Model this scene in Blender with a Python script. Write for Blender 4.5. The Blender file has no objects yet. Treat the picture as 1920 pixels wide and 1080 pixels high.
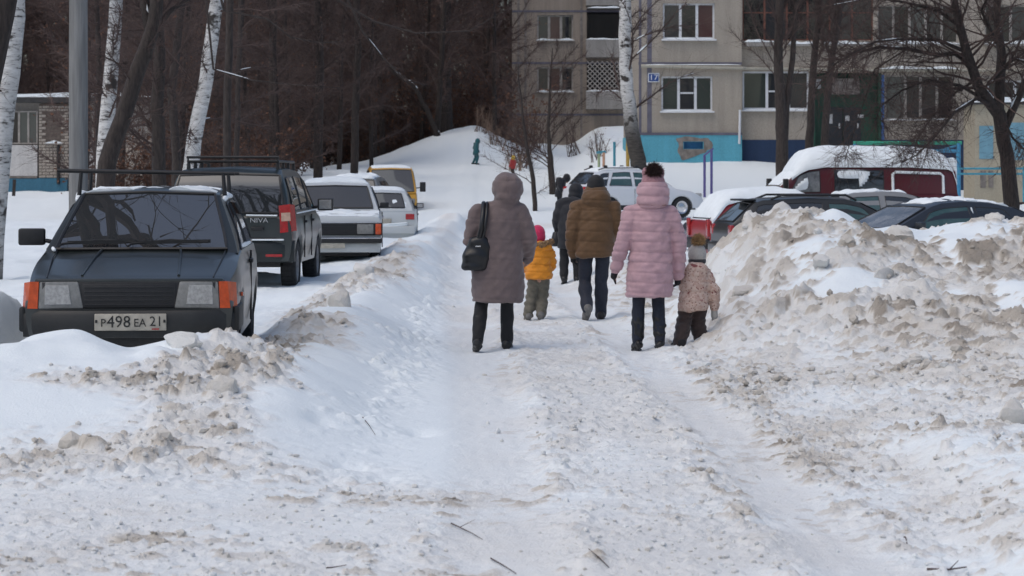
import bpy, bmesh, math, random
import numpy as np
from mathutils import Vector, Matrix

# ------------------------------------------------------------------ camera, sky, light
S = bpy.context.scene
COL = S.collection
F = 4533.0            # focal length in pixels of a 1920 px wide frame
CAMZ = 1.72
HOR = 320.0           # horizon row
R = math.radians

cam_d = bpy.data.cameras.new('camera')
cam_d.sensor_width = 36.0
cam_d.lens = 36.0 * F / 1920.0
cam_d.shift_y = -(540.0 - HOR) / 1920.0
cam_d.clip_start = 0.1
cam_d.clip_end = 3000.0
cam_d.dof.use_dof = True
cam_d.dof.focus_distance = 22.0
cam_d.dof.aperture_fstop = 7.0
cam = bpy.data.objects.new('camera', cam_d)
cam.location = (0, 0, CAMZ)
cam.rotation_euler = (R(90), 0, 0)
COL.objects.link(cam)
S.camera = cam

SUN_EL, SUN_ROT = 60.0, 238.0
world = bpy.data.worlds.new('World')
S.world = world
world.use_nodes = True
wn = world.node_tree
sky = wn.nodes.new('ShaderNodeTexSky')
sky.sky_type = 'NISHITA'
sky.sun_disc = False
sky.sun_elevation = R(SUN_EL)
sky.sun_rotation = R(SUN_ROT)
sky.altitude = 100
sky.air_density = 1.0
sky.dust_density = 4.0
sky.ozone_density = 1.0
bg = wn.nodes['Background']
bg.inputs['Strength'].default_value = 0.15
wn.links.new(sky.outputs[0], bg.inputs[0])

sun_d = bpy.data.lights.new('sun', 'SUN')
sun_d.energy = 0.45
sun_d.angle = R(60)
sun_d.color = (0.95, 1.0, 0.98)
sun = bpy.data.objects.new('sun', sun_d)
sun.rotation_euler = (R(90 - SUN_EL), 0, R(180 - SUN_ROT))
sun.location = (0, 0, 60)
COL.objects.link(sun)

S.view_settings.view_transform = 'Standard'
S.view_settings.look = 'None'
S.view_settings.exposure = -0.08
S.view_settings.gamma = 1.0

# ------------------------------------------------------------------ helpers
def pp(px, py, Y):
    """point that a pixel of the photograph shows at distance Y"""
    return Vector(((px - 960) / F * Y, Y, CAMZ - (py - HOR) / F * Y))

def tag(o, label=None, cat=None, group=None, kind=None):
    if label: o['label'] = label
    if cat: o['category'] = cat
    if group: o['group'] = group
    if kind: o['kind'] = kind
    return o

def empty(name, loc=(0, 0, 0), rz=0.0, parent=None):
    o = bpy.data.objects.new(name, None)
    o.empty_display_size = 0.2
    o.location = loc
    o.rotation_euler = (0, 0, rz)
    COL.objects.link(o)
    if parent: o.parent = parent
    return o

def link_mesh(name, me, mat=None, parent=None):
    o = bpy.data.objects.new(name, me)
    if mat is not None and len(me.materials) == 0: me.materials.append(mat)
    COL.objects.link(o)
    if parent: o.parent = parent
    return o

class MB:
    """collects shapes, links them as one mesh object"""
    def __init__(s): s.v = []; s.f = []
    def add(s, v, f):
        b = len(s.v); s.v.extend([tuple(p) for p in v]); s.f.extend([tuple(i + b for i in q) for q in f])
    def box(s, c, d, rot=None, taper=1.0):
        x, y, z = [k / 2 for k in d]
        v = [Vector((sx * x * (taper if sz > 0 else 1), sy * y * (taper if sz > 0 else 1), sz * z)) for sz in (-1, 1) for sy in (-1, 1) for sx in (-1, 1)]
        if rot is not None: v = [rot @ p for p in v]
        v = [p + Vector(c) for p in v]
        s.add(v, [(0, 2, 3, 1), (4, 5, 7, 6), (0, 1, 5, 4), (2, 6, 7, 3), (0, 4, 6, 2), (1, 3, 7, 5)])
        return s
    def bbox(s, x0, x1, y0, y1, z0, z1):
        return s.box(((x0 + x1) / 2, (y0 + y1) / 2, (z0 + z1) / 2), (abs(x1 - x0), abs(y1 - y0), abs(z1 - z0)))
    def bar(s, a, b, w, h=None):
        a, b = Vector(a), Vector(b); d = b - a
        q = d.to_track_quat('X', 'Z').to_matrix()
        return s.box((a + b) / 2, (d.length, w, h or w), q)
    def tube(s, pts, rad, n=8, cap=True, sq=None):
        pts = [Vector(p) for p in pts]
        if not hasattr(rad, '__len__'): rad = [rad] * len(pts)
        m = len(pts); ref = None; rings = []
        for i in range(m):
            t = (pts[min(i + 1, m - 1)] - pts[max(i - 1, 0)]).normalized()
            if ref is None:
                ref = Vector((1, 0, 0)) if abs(t.x) < 0.8 else Vector((0, 1, 0))
            u = (ref - t * ref.dot(t)).normalized(); ref = u; w = t.cross(u)
            rings.append([pts[i] + (u * math.cos(2 * math.pi * k / n) + w * math.sin(2 * math.pi * k / n)) * rad[i] for k in range(n)])
        v = [p for r in rings for p in r]; f = []
        for i in range(m - 1):
            for k in range(n):
                k2 = (k + 1) % n
                f.append((i * n + k, i * n + k2, (i + 1) * n + k2, (i + 1) * n + k))
        if cap:
            f.append(tuple(range(n))[::-1]); f.append(tuple((m - 1) * n + k for k in range(n)))
        s.add(v, f); return s
    def capsule(s, pts, rad, n=12):
        """tube with rounded ends"""
        pts = [Vector(p) for p in pts]
        if not hasattr(rad, '__len__'): rad = [rad] * len(pts)
        d0 = (pts[0] - pts[1]).normalized(); d1 = (pts[-1] - pts[-2]).normalized()
        P, Q = [], []
        for a in (0.97, 0.75, 0.42):
            P.append(pts[0] + d0 * rad[0] * a); Q.append(rad[0] * math.sqrt(1 - a * a))
        P += pts; Q += list(rad)
        for a in (0.42, 0.75, 0.97):
            P.append(pts[-1] + d1 * rad[-1] * a); Q.append(rad[-1] * math.sqrt(1 - a * a))
        return s.tube(P, Q, n)
    def stack(s, rings, n=24, pw=2.0):
        """rings = (z, rx, ry, cx, cy): stacked ellipses, closed"""
        v = []; f = []
        for (z, rx, ry, cx, cy) in rings:
            for k in range(n):
                a = 2 * math.pi * k / n; ca, sa = math.cos(a), math.sin(a)
                v.append((cx + rx * math.copysign(abs(ca) ** (2 / pw), ca), cy + ry * math.copysign(abs(sa) ** (2 / pw), sa), z))
        m = len(rings)
        for i in range(m - 1):
            for k in range(n):
                k2 = (k + 1) % n
                f.append((i * n + k, i * n + k2, (i + 1) * n + k2, (i + 1) * n + k))
        f.append(tuple(range(n))[::-1]); f.append(tuple((m - 1) * n + k for k in range(n)))
        s.add(v, f); return s
    def ball(s, c, r, n=14, m=9, rot=None):
        if not hasattr(r, '__len__'): r = (r, r, r)
        v = []; f = []
        for i in range(1, m):
            t = math.pi * i / m
            for k in range(n):
                a = 2 * math.pi * k / n
                p = Vector((r[0] * math.sin(t) * math.cos(a), r[1] * math.sin(t) * math.sin(a), r[2] * math.cos(t)))
                v.append((rot @ p if rot else p) + Vector(c))
        top = Vector((0, 0, r[2])); bot = Vector((0, 0, -r[2]))
        v.append((rot @ top if rot else top) + Vector(c)); v.append((rot @ bot if rot else bot) + Vector(c))
        T, B = len(v) - 2, len(v) - 1
        for i in range(m - 2):
            for k in range(n):
                k2 = (k + 1) % n
                f.append((i * n + k, (i + 1) * n + k, (i + 1) * n + k2, i * n + k2))
        for k in range(n):
            f.append((T, k, (k + 1) % n)); f.append((B, (m - 2) * n + (k + 1) % n, (m - 2) * n + k))
        s.add(v, f); return s
    def lathe(s, prof, c, axis='Y', n=24):
        """prof = (radius, offset along axis)"""
        v = []; f = []; m = len(prof)
        for (r, h) in prof:
            for k in range(n):
                a = 2 * math.pi * k / n
                if axis == 'Y': p = (r * math.cos(a), h, r * math.sin(a))
                elif axis == 'Z': p = (r * math.cos(a), r * math.sin(a), h)
                else: p = (h, r * math.cos(a), r * math.sin(a))
                v.append(Vector(p) + Vector(c))
        for i in range(m - 1):
            for k in range(n):
                k2 = (k + 1) % n
                f.append((i * n + k, i * n + k2, (i + 1) * n + k2, (i + 1) * n + k))
        s.add(v, f); return s
    def grid(s, P):
        """P[i][j] points"""
        a, b = len(P), len(P[0])
        s.add([p for row in P for p in row], [(i * b + j, i * b + j + 1, (i + 1) * b + j + 1, (i + 1) * b + j) for i in range(a - 1) for j in range(b - 1)])
        return s
    def slab(s, P, off):
        """grid given thickness by a vector"""
        a, b = len(P), len(P[0]); off = Vector(off)
        n0 = len(s.v); N = a * b
        v = [Vector(p) for row in P for p in row]; v2 = [p + off for p in v]
        f = []
        for i in range(a - 1):
            for j in range(b - 1):
                q = (i * b + j, i * b + j + 1, (i + 1) * b + j + 1, (i + 1) * b + j)
                f.append(q); f.append(tuple(k + N for k in q[::-1]))
        loop = [j for j in range(b)] + [i * b + b - 1 for i in range(1, a)] + [(a - 1) * b + j for j in range(b - 2, -1, -1)] + [i * b for i in range(a - 2, 0, -1)]
        for k in range(len(loop)):
            p, q = loop[k], loop[(k + 1) % len(loop)]
            f.append((q, p, p + N, q + N))
        s.add(v + v2, f); return s
    def mesh(s, name, smooth=None, bevel=0.0, seg=2):
        me = bpy.data.meshes.new(name)
        bm = bmesh.new()
        vs = [bm.verts.new(p) for p in s.v]
        for q in s.f:
            try: bm.faces.new([vs[i] for i in q])
            except ValueError: pass
        bmesh.ops.recalc_face_normals(bm, faces=bm.faces)
        if bevel > 0:
            bm.normal_update()
            ed = [e for e in bm.edges if len(e.link_faces) == 2 and e.calc_face_angle(0) > 0.5]
            bmesh.ops.bevel(bm, geom=ed, offset=bevel, segments=seg, profile=0.5, affect='EDGES', clamp_overlap=True)
        bm.to_mesh(me); bm.free()
        if smooth is not None:
            me.polygons.foreach_set('use_smooth', [True] * len(me.polygons))
            if smooth < 179: me.set_sharp_from_angle(angle=R(smooth))
        return me
    def build(s, name, mat, parent=None, smooth=None, bevel=0.0, seg=2):
        return link_mesh(name, s.mesh(name, smooth, bevel, seg), mat, parent)

def text_part(name, txt, mat, parent, loc, rot, size, depth=0.004, sx=1.0, align='CENTER'):
    cu = bpy.data.curves.new(name, 'FONT')
    cu.body = txt; cu.size = size; cu.extrude = depth; cu.align_x = align; cu.align_y = 'CENTER'; cu.resolution_u = 2
    t = bpy.data.objects.new(name, cu); COL.objects.link(t)
    bpy.context.view_layer.update()
    me = bpy.data.meshes.new_from_object(t.evaluated_get(bpy.context.evaluated_depsgraph_get()))
    bpy.data.objects.remove(t); bpy.data.curves.remove(cu)
    me.transform(Matrix.Diagonal((sx, 1, 1, 1)))
    me.materials.clear()
    o = link_mesh(name, me, mat, parent)
    o.location = loc; o.rotation_euler = rot
    return o

def np_mesh(name, V, Q=None, T=None, smooth=True):
    me = bpy.data.meshes.new(name)
    me.vertices.add(len(V)); me.vertices.foreach_set('co', np.asarray(V, np.float32).ravel())
    loops = []; starts = []; tot = 0
    if Q is not None and len(Q):
        loops.append(np.asarray(Q, np.int32).ravel()); starts.append(np.arange(len(Q)) * 4); tot = len(Q) * 4
    if T is not None and len(T):
        loops.append(np.asarray(T, np.int32).ravel()); starts.append(np.arange(len(T)) * 3 + tot)
    loops = np.concatenate(loops); starts = np.concatenate(starts).astype(np.int32)
    me.loops.add(len(loops)); me.loops.foreach_set('vertex_index', loops)
    me.polygons.add(len(starts)); me.polygons.foreach_set('loop_start', starts)
    me.update(calc_edges=True)
    me.polygons.foreach_set('use_smooth', np.full(len(starts), smooth))
    return me

# ---- numpy noise
def sstep(a, b, x):
    t = np.clip((x - a) / (b - a), 0, 1); return t * t * (3 - 2 * t)

def _hash(ix, iy, k):
    h = ix.astype(np.int32).view(np.uint32) * np.uint32(374761393) + iy.astype(np.int32).view(np.uint32) * np.uint32(668265263) + np.uint32((k * 974634767) & 0xffffffff)
    h = (h ^ (h >> np.uint32(13))) * np.uint32(1274126177)
    h = (h ^ (h >> np.uint32(16))) * np.uint32(2246822519)
    return ((h ^ (h >> np.uint32(15))) & np.uint32(0xffffff)).astype(np.float32) * np.float32(1 / 0x1000000)

def vnoise(x, y, k=0):
    ix = np.floor(x); iy = np.floor(y); fx = x - ix; fy = y - iy
    u = fx * fx * fx * (fx * (fx * 6 - 15) + 10); v = fy * fy * fy * (fy * (fy * 6 - 15) + 10)
    a = _hash(ix, iy, k); b = _hash(ix + 1, iy, k); c = _hash(ix, iy + 1, k); d = _hash(ix + 1, iy + 1, k)
    return (a + (b - a) * u) * (1 - v) + (c + (d - c) * u) * v - 0.5

def fbm(x, y, k=0, o=3, g=0.5):
    s = 0; a = 1.0
    for i in range(o):
        c, sn = math.cos(i * 1.3 + .4), math.sin(i * 1.3 + .4)
        s = s + a * vnoise((x * c - y * sn) * 2 ** i, (x * sn + y * c) * 2 ** i, k + i * 17); a *= g
    return s

def clods_on(mask, x, y, *a, **kw):
    H = np.zeros(x.shape); T = np.zeros(x.shape)
    if mask.any():
        h, t = clods(x[mask], y[mask], *a, **kw); H[mask] = h; T[mask] = t
    return H, T

def clods(x, y, cell, k, dens=0.6, rmin=0.25, rmax=0.55, squash=0.8):
    """half-buried round lumps: height field and a random tone for each lump"""
    wx = x + cell * 0.35 * vnoise(x / cell * 1.7, y / cell * 1.7, k + 5) + cell * .22 * vnoise(x / cell * 4.1, y / cell * 4.1, k + 15)
    wy = y + cell * 0.35 * vnoise(x / cell * 1.7, y / cell * 1.7, k + 6) + cell * .22 * vnoise(x / cell * 4.1, y / cell * 4.1, k + 16)
    gx = wx / cell; gy = wy / cell
    ix = np.floor(gx); iy = np.floor(gy)
    H = np.zeros_like(x); T = np.zeros_like(x)
    for dx in (-1, 0, 1):
        for dy in (-1, 0, 1):
            cx = ix + dx; cy = iy + dy
            on = _hash(cx, cy, k) < dens
            px = cx + _hash(cx, cy, k + 1); py = cy + _hash(cx, cy, k + 2)
            r = rmin + (rmax - rmin) * _hash(cx, cy, k + 3) ** 2
            q = 1 - ((gx - px) ** 2 + (gy - py) ** 2) / (r * r)
            # a tilted plane on top of the lump makes it less like a ball
            tl = 1 + .8 * ((gx - px) * (_hash(cx, cy, k + 7) - .5) + (gy - py) * (_hash(cx, cy, k + 8) - .5)) / r
            h = np.where(on & (q > 0), np.minimum(np.maximum(q, 0) ** .72, .8) * r * squash * cell * tl, 0)
            up = h > H
            H = np.where(up, h, H); T = np.where(up, _hash(cx, cy, k + 4), T)
    return H, T

# ------------------------------------------------------------------ materials
def new_mat(name):
    m = bpy.data.materials.new(name); m.use_nodes = True
    nt = m.node_tree
    return m, nt, nt.nodes['Principled BSDF']

def nd(nt, t, **kw):
    n = nt.nodes.new(t)
    for k, v in kw.items(): setattr(n, k, v)
    return n

def noise(nt, scale, detail=4, rough=.6, coord='Object', stretch=None):
    tc = nd(nt, 'ShaderNodeTexCoord'); n = nd(nt, 'ShaderNodeTexNoise')
    n.inputs['Scale'].default_value = scale; n.inputs['Detail'].default_value = detail; n.inputs['Roughness'].default_value = rough
    if stretch:
        mp = nd(nt, 'ShaderNodeMapping'); mp.inputs['Scale'].default_value = stretch
        nt.links.new(tc.outputs[coord], mp.inputs[0]); nt.links.new(mp.outputs[0], n.inputs['Vector'])
    else: nt.links.new(tc.outputs[coord], n.inputs['Vector'])
    return n

def ramp(nt, src, stops):
    r = nd(nt, 'ShaderNodeValToRGB')
    el = r.color_ramp.elements
    while len(el) < len(stops): el.new(0.5)
    for e, (p, c) in zip(el, stops):
        e.position = p; e.color = (c[0], c[1], c[2], 1) if hasattr(c, '__len__') else (c, c, c, 1)
    nt.links.new(src, r.inputs[0]); return r

def mix(nt, fac, a, b, bt='MIX'):
    m = nd(nt, 'ShaderNodeMix', data_type='RGBA', blend_type=bt)
    for sock, val in ((m.inputs[0], fac), (m.inputs[6], a), (m.inputs[7], b)):
        if hasattr(val, 'type') and hasattr(val, 'links'): nt.links.new(val, sock)
        elif hasattr(val, '__len__'): sock.default_value = (val[0], val[1], val[2], 1)
        else: sock.default_value = val
    return m.outputs[2]

def bump(nt, bsdf, h, strength=.5, dist=.01):
    b = nd(nt, 'ShaderNodeBump'); b.inputs['Strength'].default_value = strength; b.inputs['Distance'].default_value = dist
    nt.links.new(h, b.inputs['Height']); nt.links.new(b.outputs[0], bsdf.inputs['Normal'])

def plain(name, col, rough=.6, var=.25, scale=6, metal=0, bmp=0, coat=0, stretch=None):
    m, nt, b = new_mat(name)
    n = noise(nt, scale, stretch=stretch)
    r = ramp(nt, n.outputs[0], [(.3, [c * (1 - var) for c in col]), (.7, [min(1, c * (1 + var)) for c in col])])
    nt.links.new(r.outputs[0], b.inputs['Base Color'])
    b.inputs['Roughness'].default_value = rough; b.inputs['Metallic'].default_value = metal
    if coat: b.inputs['Coat Weight'].default_value = coat; b.inputs['Coat Roughness'].default_value = .08
    if bmp: bump(nt, b, n.outputs[0], .6, bmp)
    return m

def paint(name, col, grime=(.34, .33, .32), amount=.5, rough=.32):
    """car paint with road salt towards the sills (by height) and frost blotches"""
    m, nt, b = new_mat(name)
    n = noise(nt, 3.2, 6, .7); n2 = noise(nt, 26, 3, .6)
    tc = nd(nt, 'ShaderNodeTexCoord'); sp = nd(nt, 'ShaderNodeSeparateXYZ'); nt.links.new(tc.outputs['Object'], sp.inputs[0])
    mr = nd(nt, 'ShaderNodeMapRange'); mr.inputs[1].default_value = .15; mr.inputs[2].default_value = .95; mr.inputs[3].default_value = .75; mr.inputs[4].default_value = .05
    nt.links.new(sp.outputs[2], mr.inputs[0])
    ad = nd(nt, 'ShaderNodeMath', operation='MULTIPLY'); nt.links.new(mr.outputs[0], ad.inputs[0])
    r = ramp(nt, n.outputs[0], [(.3, .25), (.72, 1.0)]); nt.links.new(r.outputs[0], ad.inputs[1])
    sc = nd(nt, 'ShaderNodeMath', operation='MULTIPLY'); sc.inputs[1].default_value = amount; nt.links.new(ad.outputs[0], sc.inputs[0])
    c = mix(nt, sc.outputs[0], col, grime)
    nt.links.new(c, b.inputs['Base Color'])
    rr = nd(nt, 'ShaderNodeMapRange'); rr.inputs[3].default_value = rough; rr.inputs[4].default_value = .8; nt.links.new(sc.outputs[0], rr.inputs[0])
    nt.links.new(rr.outputs[0], b.inputs['Roughness'])
    b.inputs['Coat Weight'].default_value = .35; b.inputs['Coat Roughness'].default_value = .12
    bump(nt, b, n2.outputs[0], .05, .004)
    return m

def cloth(name, col, var=.22, scale=30, fold=7.0, bmp=.006, sheen=.2):
    m, nt, b = new_mat(name)
    n = noise(nt, scale, 4); n2 = noise(nt, fold, 5, .65)
    r = ramp(nt, n.outputs[0], [(.3, [c * (1 - var) for c in col]), (.7, [min(1, c * (1 + var)) for c in col])])
    c2 = mix(nt, .25, r.outputs[0], ramp(nt, n2.outputs[0], [(.35, [c * .7 for c in col]), (.7, [min(1, c * 1.25) for c in col])]).outputs[0])
    nt.links.new(c2, b.inputs['Base Color'])
    b.inputs['Roughness'].default_value = .78; b.inputs['Sheen Weight'].default_value = sheen
    bump(nt, b, n2.outputs[0], .5, bmp)
    return m

def glass_mat(name, col=(.022, .026, .029), rough=.04, frost=.0):
    m, nt, b = new_mat(name)
    n = noise(nt, 2.5, 6, .7)
    r = ramp(nt, n.outputs[0], [(.45 - .2 * frost, col), (.8, [c + .45 * frost for c in col])])
    nt.links.new(r.outputs[0], b.inputs['Base Color'])
    rr = ramp(nt, n.outputs[0], [(.4, rough * .3), (.8, rough * .5 + .5 * frost)])
    nt.links.new(rr.outputs[0], b.inputs['Roughness'])
    b.inputs['IOR'].default_value = 1.85
    return m

def snow_mat():
    m, nt, b = new_mat('snow')
    at = nd(nt, 'ShaderNodeAttribute', attribute_name='dirt')
    n1 = noise(nt, 9, 6, .7); n2 = noise(nt, 55, 4, .65); n3 = noise(nt, 1.3, 4, .6)
    # dirty share, broken up by noise
    ad = nd(nt, 'ShaderNodeMath', operation='MULTIPLY_ADD'); ad.inputs[1].default_value = .7; ad.inputs[2].default_value = -.35
    nt.links.new(n1.outputs[0], ad.inputs[0])
    sm = nd(nt, 'ShaderNodeMath', operation='ADD', use_clamp=True); nt.links.new(at.outputs['Fac'], sm.inputs[0])
    gate = nd(nt, 'ShaderNodeMath', operation='MULTIPLY'); nt.links.new(ad.outputs[0], gate.inputs[0])
    g2 = nd(nt, 'ShaderNodeMath', operation='SMOOTH_MIN'); g2.inputs[1].default_value = .6; g2.inputs[2].default_value = .2
    nt.links.new(at.outputs['Fac'], g2.inputs[0]); nt.links.new(g2.outputs[0], gate.inputs[1])
    nt.links.new(gate.outputs[0], sm.inputs[1])
    col = ramp(nt, sm.outputs[0], [(0, (.80, .86, .885)), (.22, (.755, .77, .765)), (.55, (.625, .59, .535)), (1, (.40, .355, .30))])
    # grit
    gr = ramp(nt, n2.outputs[0], [(.62, 0), (.74, 1)])
    gm = nd(nt, 'ShaderNodeMath', operation='MULTIPLY'); nt.links.new(gr.outputs[0], gm.inputs[0]); nt.links.new(sm.outputs[0], gm.inputs[1])
    g3 = nd(nt, 'ShaderNodeMath', operation='MULTIPLY'); g3.inputs[1].default_value = .55; nt.links.new(gm.outputs[0], g3.inputs[0])
    c2 = mix(nt, g3.outputs[0], col.outputs[0], (.17, .14, .10))
    nt.links.new(c2, b.inputs['Base Color'])
    b.inputs['Roughness'].default_value = .85
    b.inputs['Specular IOR Level'].default_value = .25
    # fine relief, stronger where the snow is churned
    h = nd(nt, 'ShaderNodeMath', operation='ADD'); nt.links.new(n1.outputs[0], h.inputs[0]); nt.links.new(n2.outputs[0], h.inputs[1])
    st = nd(nt, 'ShaderNodeMapRange'); st.inputs[3].default_value = .3; st.inputs[4].default_value = .95; nt.links.new(sm.outputs[0], st.inputs[0])
    bp = nd(nt, 'ShaderNodeBump'); bp.inputs['Distance'].default_value = .03
    nt.links.new(st.outputs[0], bp.inputs['Strength']); nt.links.new(h.outputs[0], bp.inputs['Height']); nt.links.new(bp.outputs[0], b.inputs['Normal'])
    return m

def birch_mat():
    m, nt, b = new_mat('birch_bark')
    tc = nd(nt, 'ShaderNodeTexCoord')
    n1 = noise(nt, 1.0, 5, .7, stretch=(4, 4, 16)); n2 = noise(nt, 1.0, 3, .6, stretch=(2.2, 2.2, 2.6)); n3 = noise(nt, 1.0, 4, .6, stretch=(9, 9, 50))
    c = ramp(nt, n1.outputs[0], [(.36, (.035, .03, .028)), (.44, (.5, .49, .47)), (.7, (.72, .71, .69))])
    c2 = mix(nt, ramp(nt, n3.outputs[0], [(.3, 1), (.4, 0)]).outputs[0], c.outputs[0], (.12, .105, .095))
    c3 = mix(nt, ramp(nt, n2.outputs[0], [(.57, 0), (.63, 1)]).outputs[0], c2, (.04, .034, .03))
    # the old bark near the foot is dark and cracked
    at = nd(nt, 'ShaderNodeAttribute', attribute_name='old')
    c4 = mix(nt, at.outputs['Fac'], c3, ramp(nt, n1.outputs[0], [(.3, (.02, .018, .016)), (.62, (.075, .065, .055)), (.8, (.35, .33, .31))]).outputs[0])
    nt.links.new(c4, b.inputs['Base Color']); b.inputs['Roughness'].default_value = .8
    bump(nt, b, n1.outputs[0], .6, .02)
    return m

def facade_mat(name, col, streak=.5):
    m, nt, b = new_mat(name)
    n1 = noise(nt, .8, 6, .7); n2 = noise(nt, 22, 4, .6); n3 = noise(nt, 1.0, 5, .65, stretch=(3.5, 3.5, .25))
    c = ramp(nt, n1.outputs[0], [(.3, [k * .78 for k in col]), (.7, [k * 1.12 for k in col])])
    c2 = mix(nt, streak, c.outputs[0], ramp(nt, n3.outputs[0], [(.35, [k * .6 for k in col]), (.65, [k * 1.15 for k in col])]).outputs[0])
    c3 = mix(nt, .3, c2, ramp(nt, n2.outputs[0], [(.35, [k * .6 for k in col]), (.65, [k * 1.3 for k in col])]).outputs[0])
    nt.links.new(c3, b.inputs['Base Color']); b.inputs['Roughness'].default_value = .9
    bump(nt, b, n2.outputs[0], .5, .01)
    return m

M = {}
M['snow'] = snow_mat()
M['snow_plain'] = plain('snow_plain', (.79, .845, .87), .85, .05, 5, bmp=.02)
M['birch'] = birch_mat()
M['bark'] = plain('bark', (.040, .031, .027), .9, .5, 9, bmp=.03, stretch=(3, 3, .6))
M['twig'] = plain('twig', (.065, .042, .036), .85, .4, 2)
M['twig_red'] = plain('twig_red', (.098, .065, .056), .85, .4, .6)
M['leaf'] = plain('dry_leaf', (.125, .058, .034), .8, .5, .9)
M['black'] = plain('black_plastic', (.014, .014, .015), .5, .3, 20)
M['rubber'] = plain('rubber', (.018, .018, .019), .85, .5, 30)
M['steel'] = plain('wheel_steel', (.22, .22, .23), .5, .3, 12, metal=.4)
M['chrome'] = plain('chrome', (.6, .6, .62), .22, .1, 8, metal=1)
M['glass'] = glass_mat('car_glass')
M['glass_wind'] = glass_mat('windshield_glass', (.03, .034, .037), .01)
M['glass_wind'].node_tree.nodes['Principled BSDF'].inputs['IOR'].default_value = 2.3
M['glass_frost'] = glass_mat('frosted_glass', frost=.6)
M['glass_teal'] = glass_mat('tinted_glass', (.03, .075, .07), .05, .1)
M['lamp'] = plain('lamp_glass', (.36, .36, .35), .25, .25, 40, coat=.4)
M['lamp_dirty'] = plain('lamp_glass_dull', (.21, .21, .20), .35, .2, 25, coat=.2)
M['amber'] = plain('amber_lens', (.55, .07, .012), .25, .25, 18, coat=.5)
M['red_lens'] = plain('red_lens', (.36, .012, .014), .22, .25, 18, coat=.5)
M['pale_lens'] = plain('pale_lens', (.5, .33, .25), .25, .2, 18, coat=.5)
M['plate'] = plain('plate_white', (.40, .37, .31), .6, .2, 14)
M['ink'] = plain('plate_ink', (.012, .012, .012), .6, .1, 10)
# ------------------------------------------------------------------ the ground: one snow sheet to the horizon
def base_h(x, y):
    z = 1.75 * sstep(74, 112, y) * (1 - .55 * sstep(-9, -15, x)) + 1.3 * sstep(112, 132, y) * sstep(-1, 2, x)
    left = sstep(-3.2, -4.4, x) * (1 - sstep(86, 97, y)) * sstep(40, 60, y)
    z = z * (1 - left)
    # sledging hill in front of the wood
    wx = np.where(x < -2, 4.2, 2.5)
    z = z + 2.15 * np.exp(-((x + 2.0) / wx) ** 2) * np.exp(-((y - 122) / np.where(y < 122, 8, 14)) ** 2)
    # snow heaped up against the blue plinth
    z = z + 1.05 * sstep(2.8, 5.0, x) * (1 - sstep(10, 14, x)) * sstep(85, 92, y)
    # the car park on the right lies a little lower
    z = z - .2 * sstep(2.4, 4.0, x) * sstep(29, 33, y) * (1 - sstep(56, 70, y))
    z = z + 2.0 * sstep(135, 300, y)
    return z

RUT_Y = np.array([0, 10, 15, 20, 26, 32.5, 45, 60, 80]); RUT_X = np.array([1.6, 1.50, 1.42, 1.29, 1.07, .80, .35, -.1, -.6])
def rut_x(y): return np.interp(y, RUT_Y, RUT_X)
PX = np.array([-1, 1.5, 1.8, 2.03, 2.25, 2.74, 3.2, 3.63, 4.1, 4.5, 5.0, 5.6, 7, 9, 12, 16]); PZ = np.array([0, 0, .06, .36, .74, 1.08, 1.22, 1.15, .93, .88, 1.00, 1.06, 1.15, 1.2, .9, .8])

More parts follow.
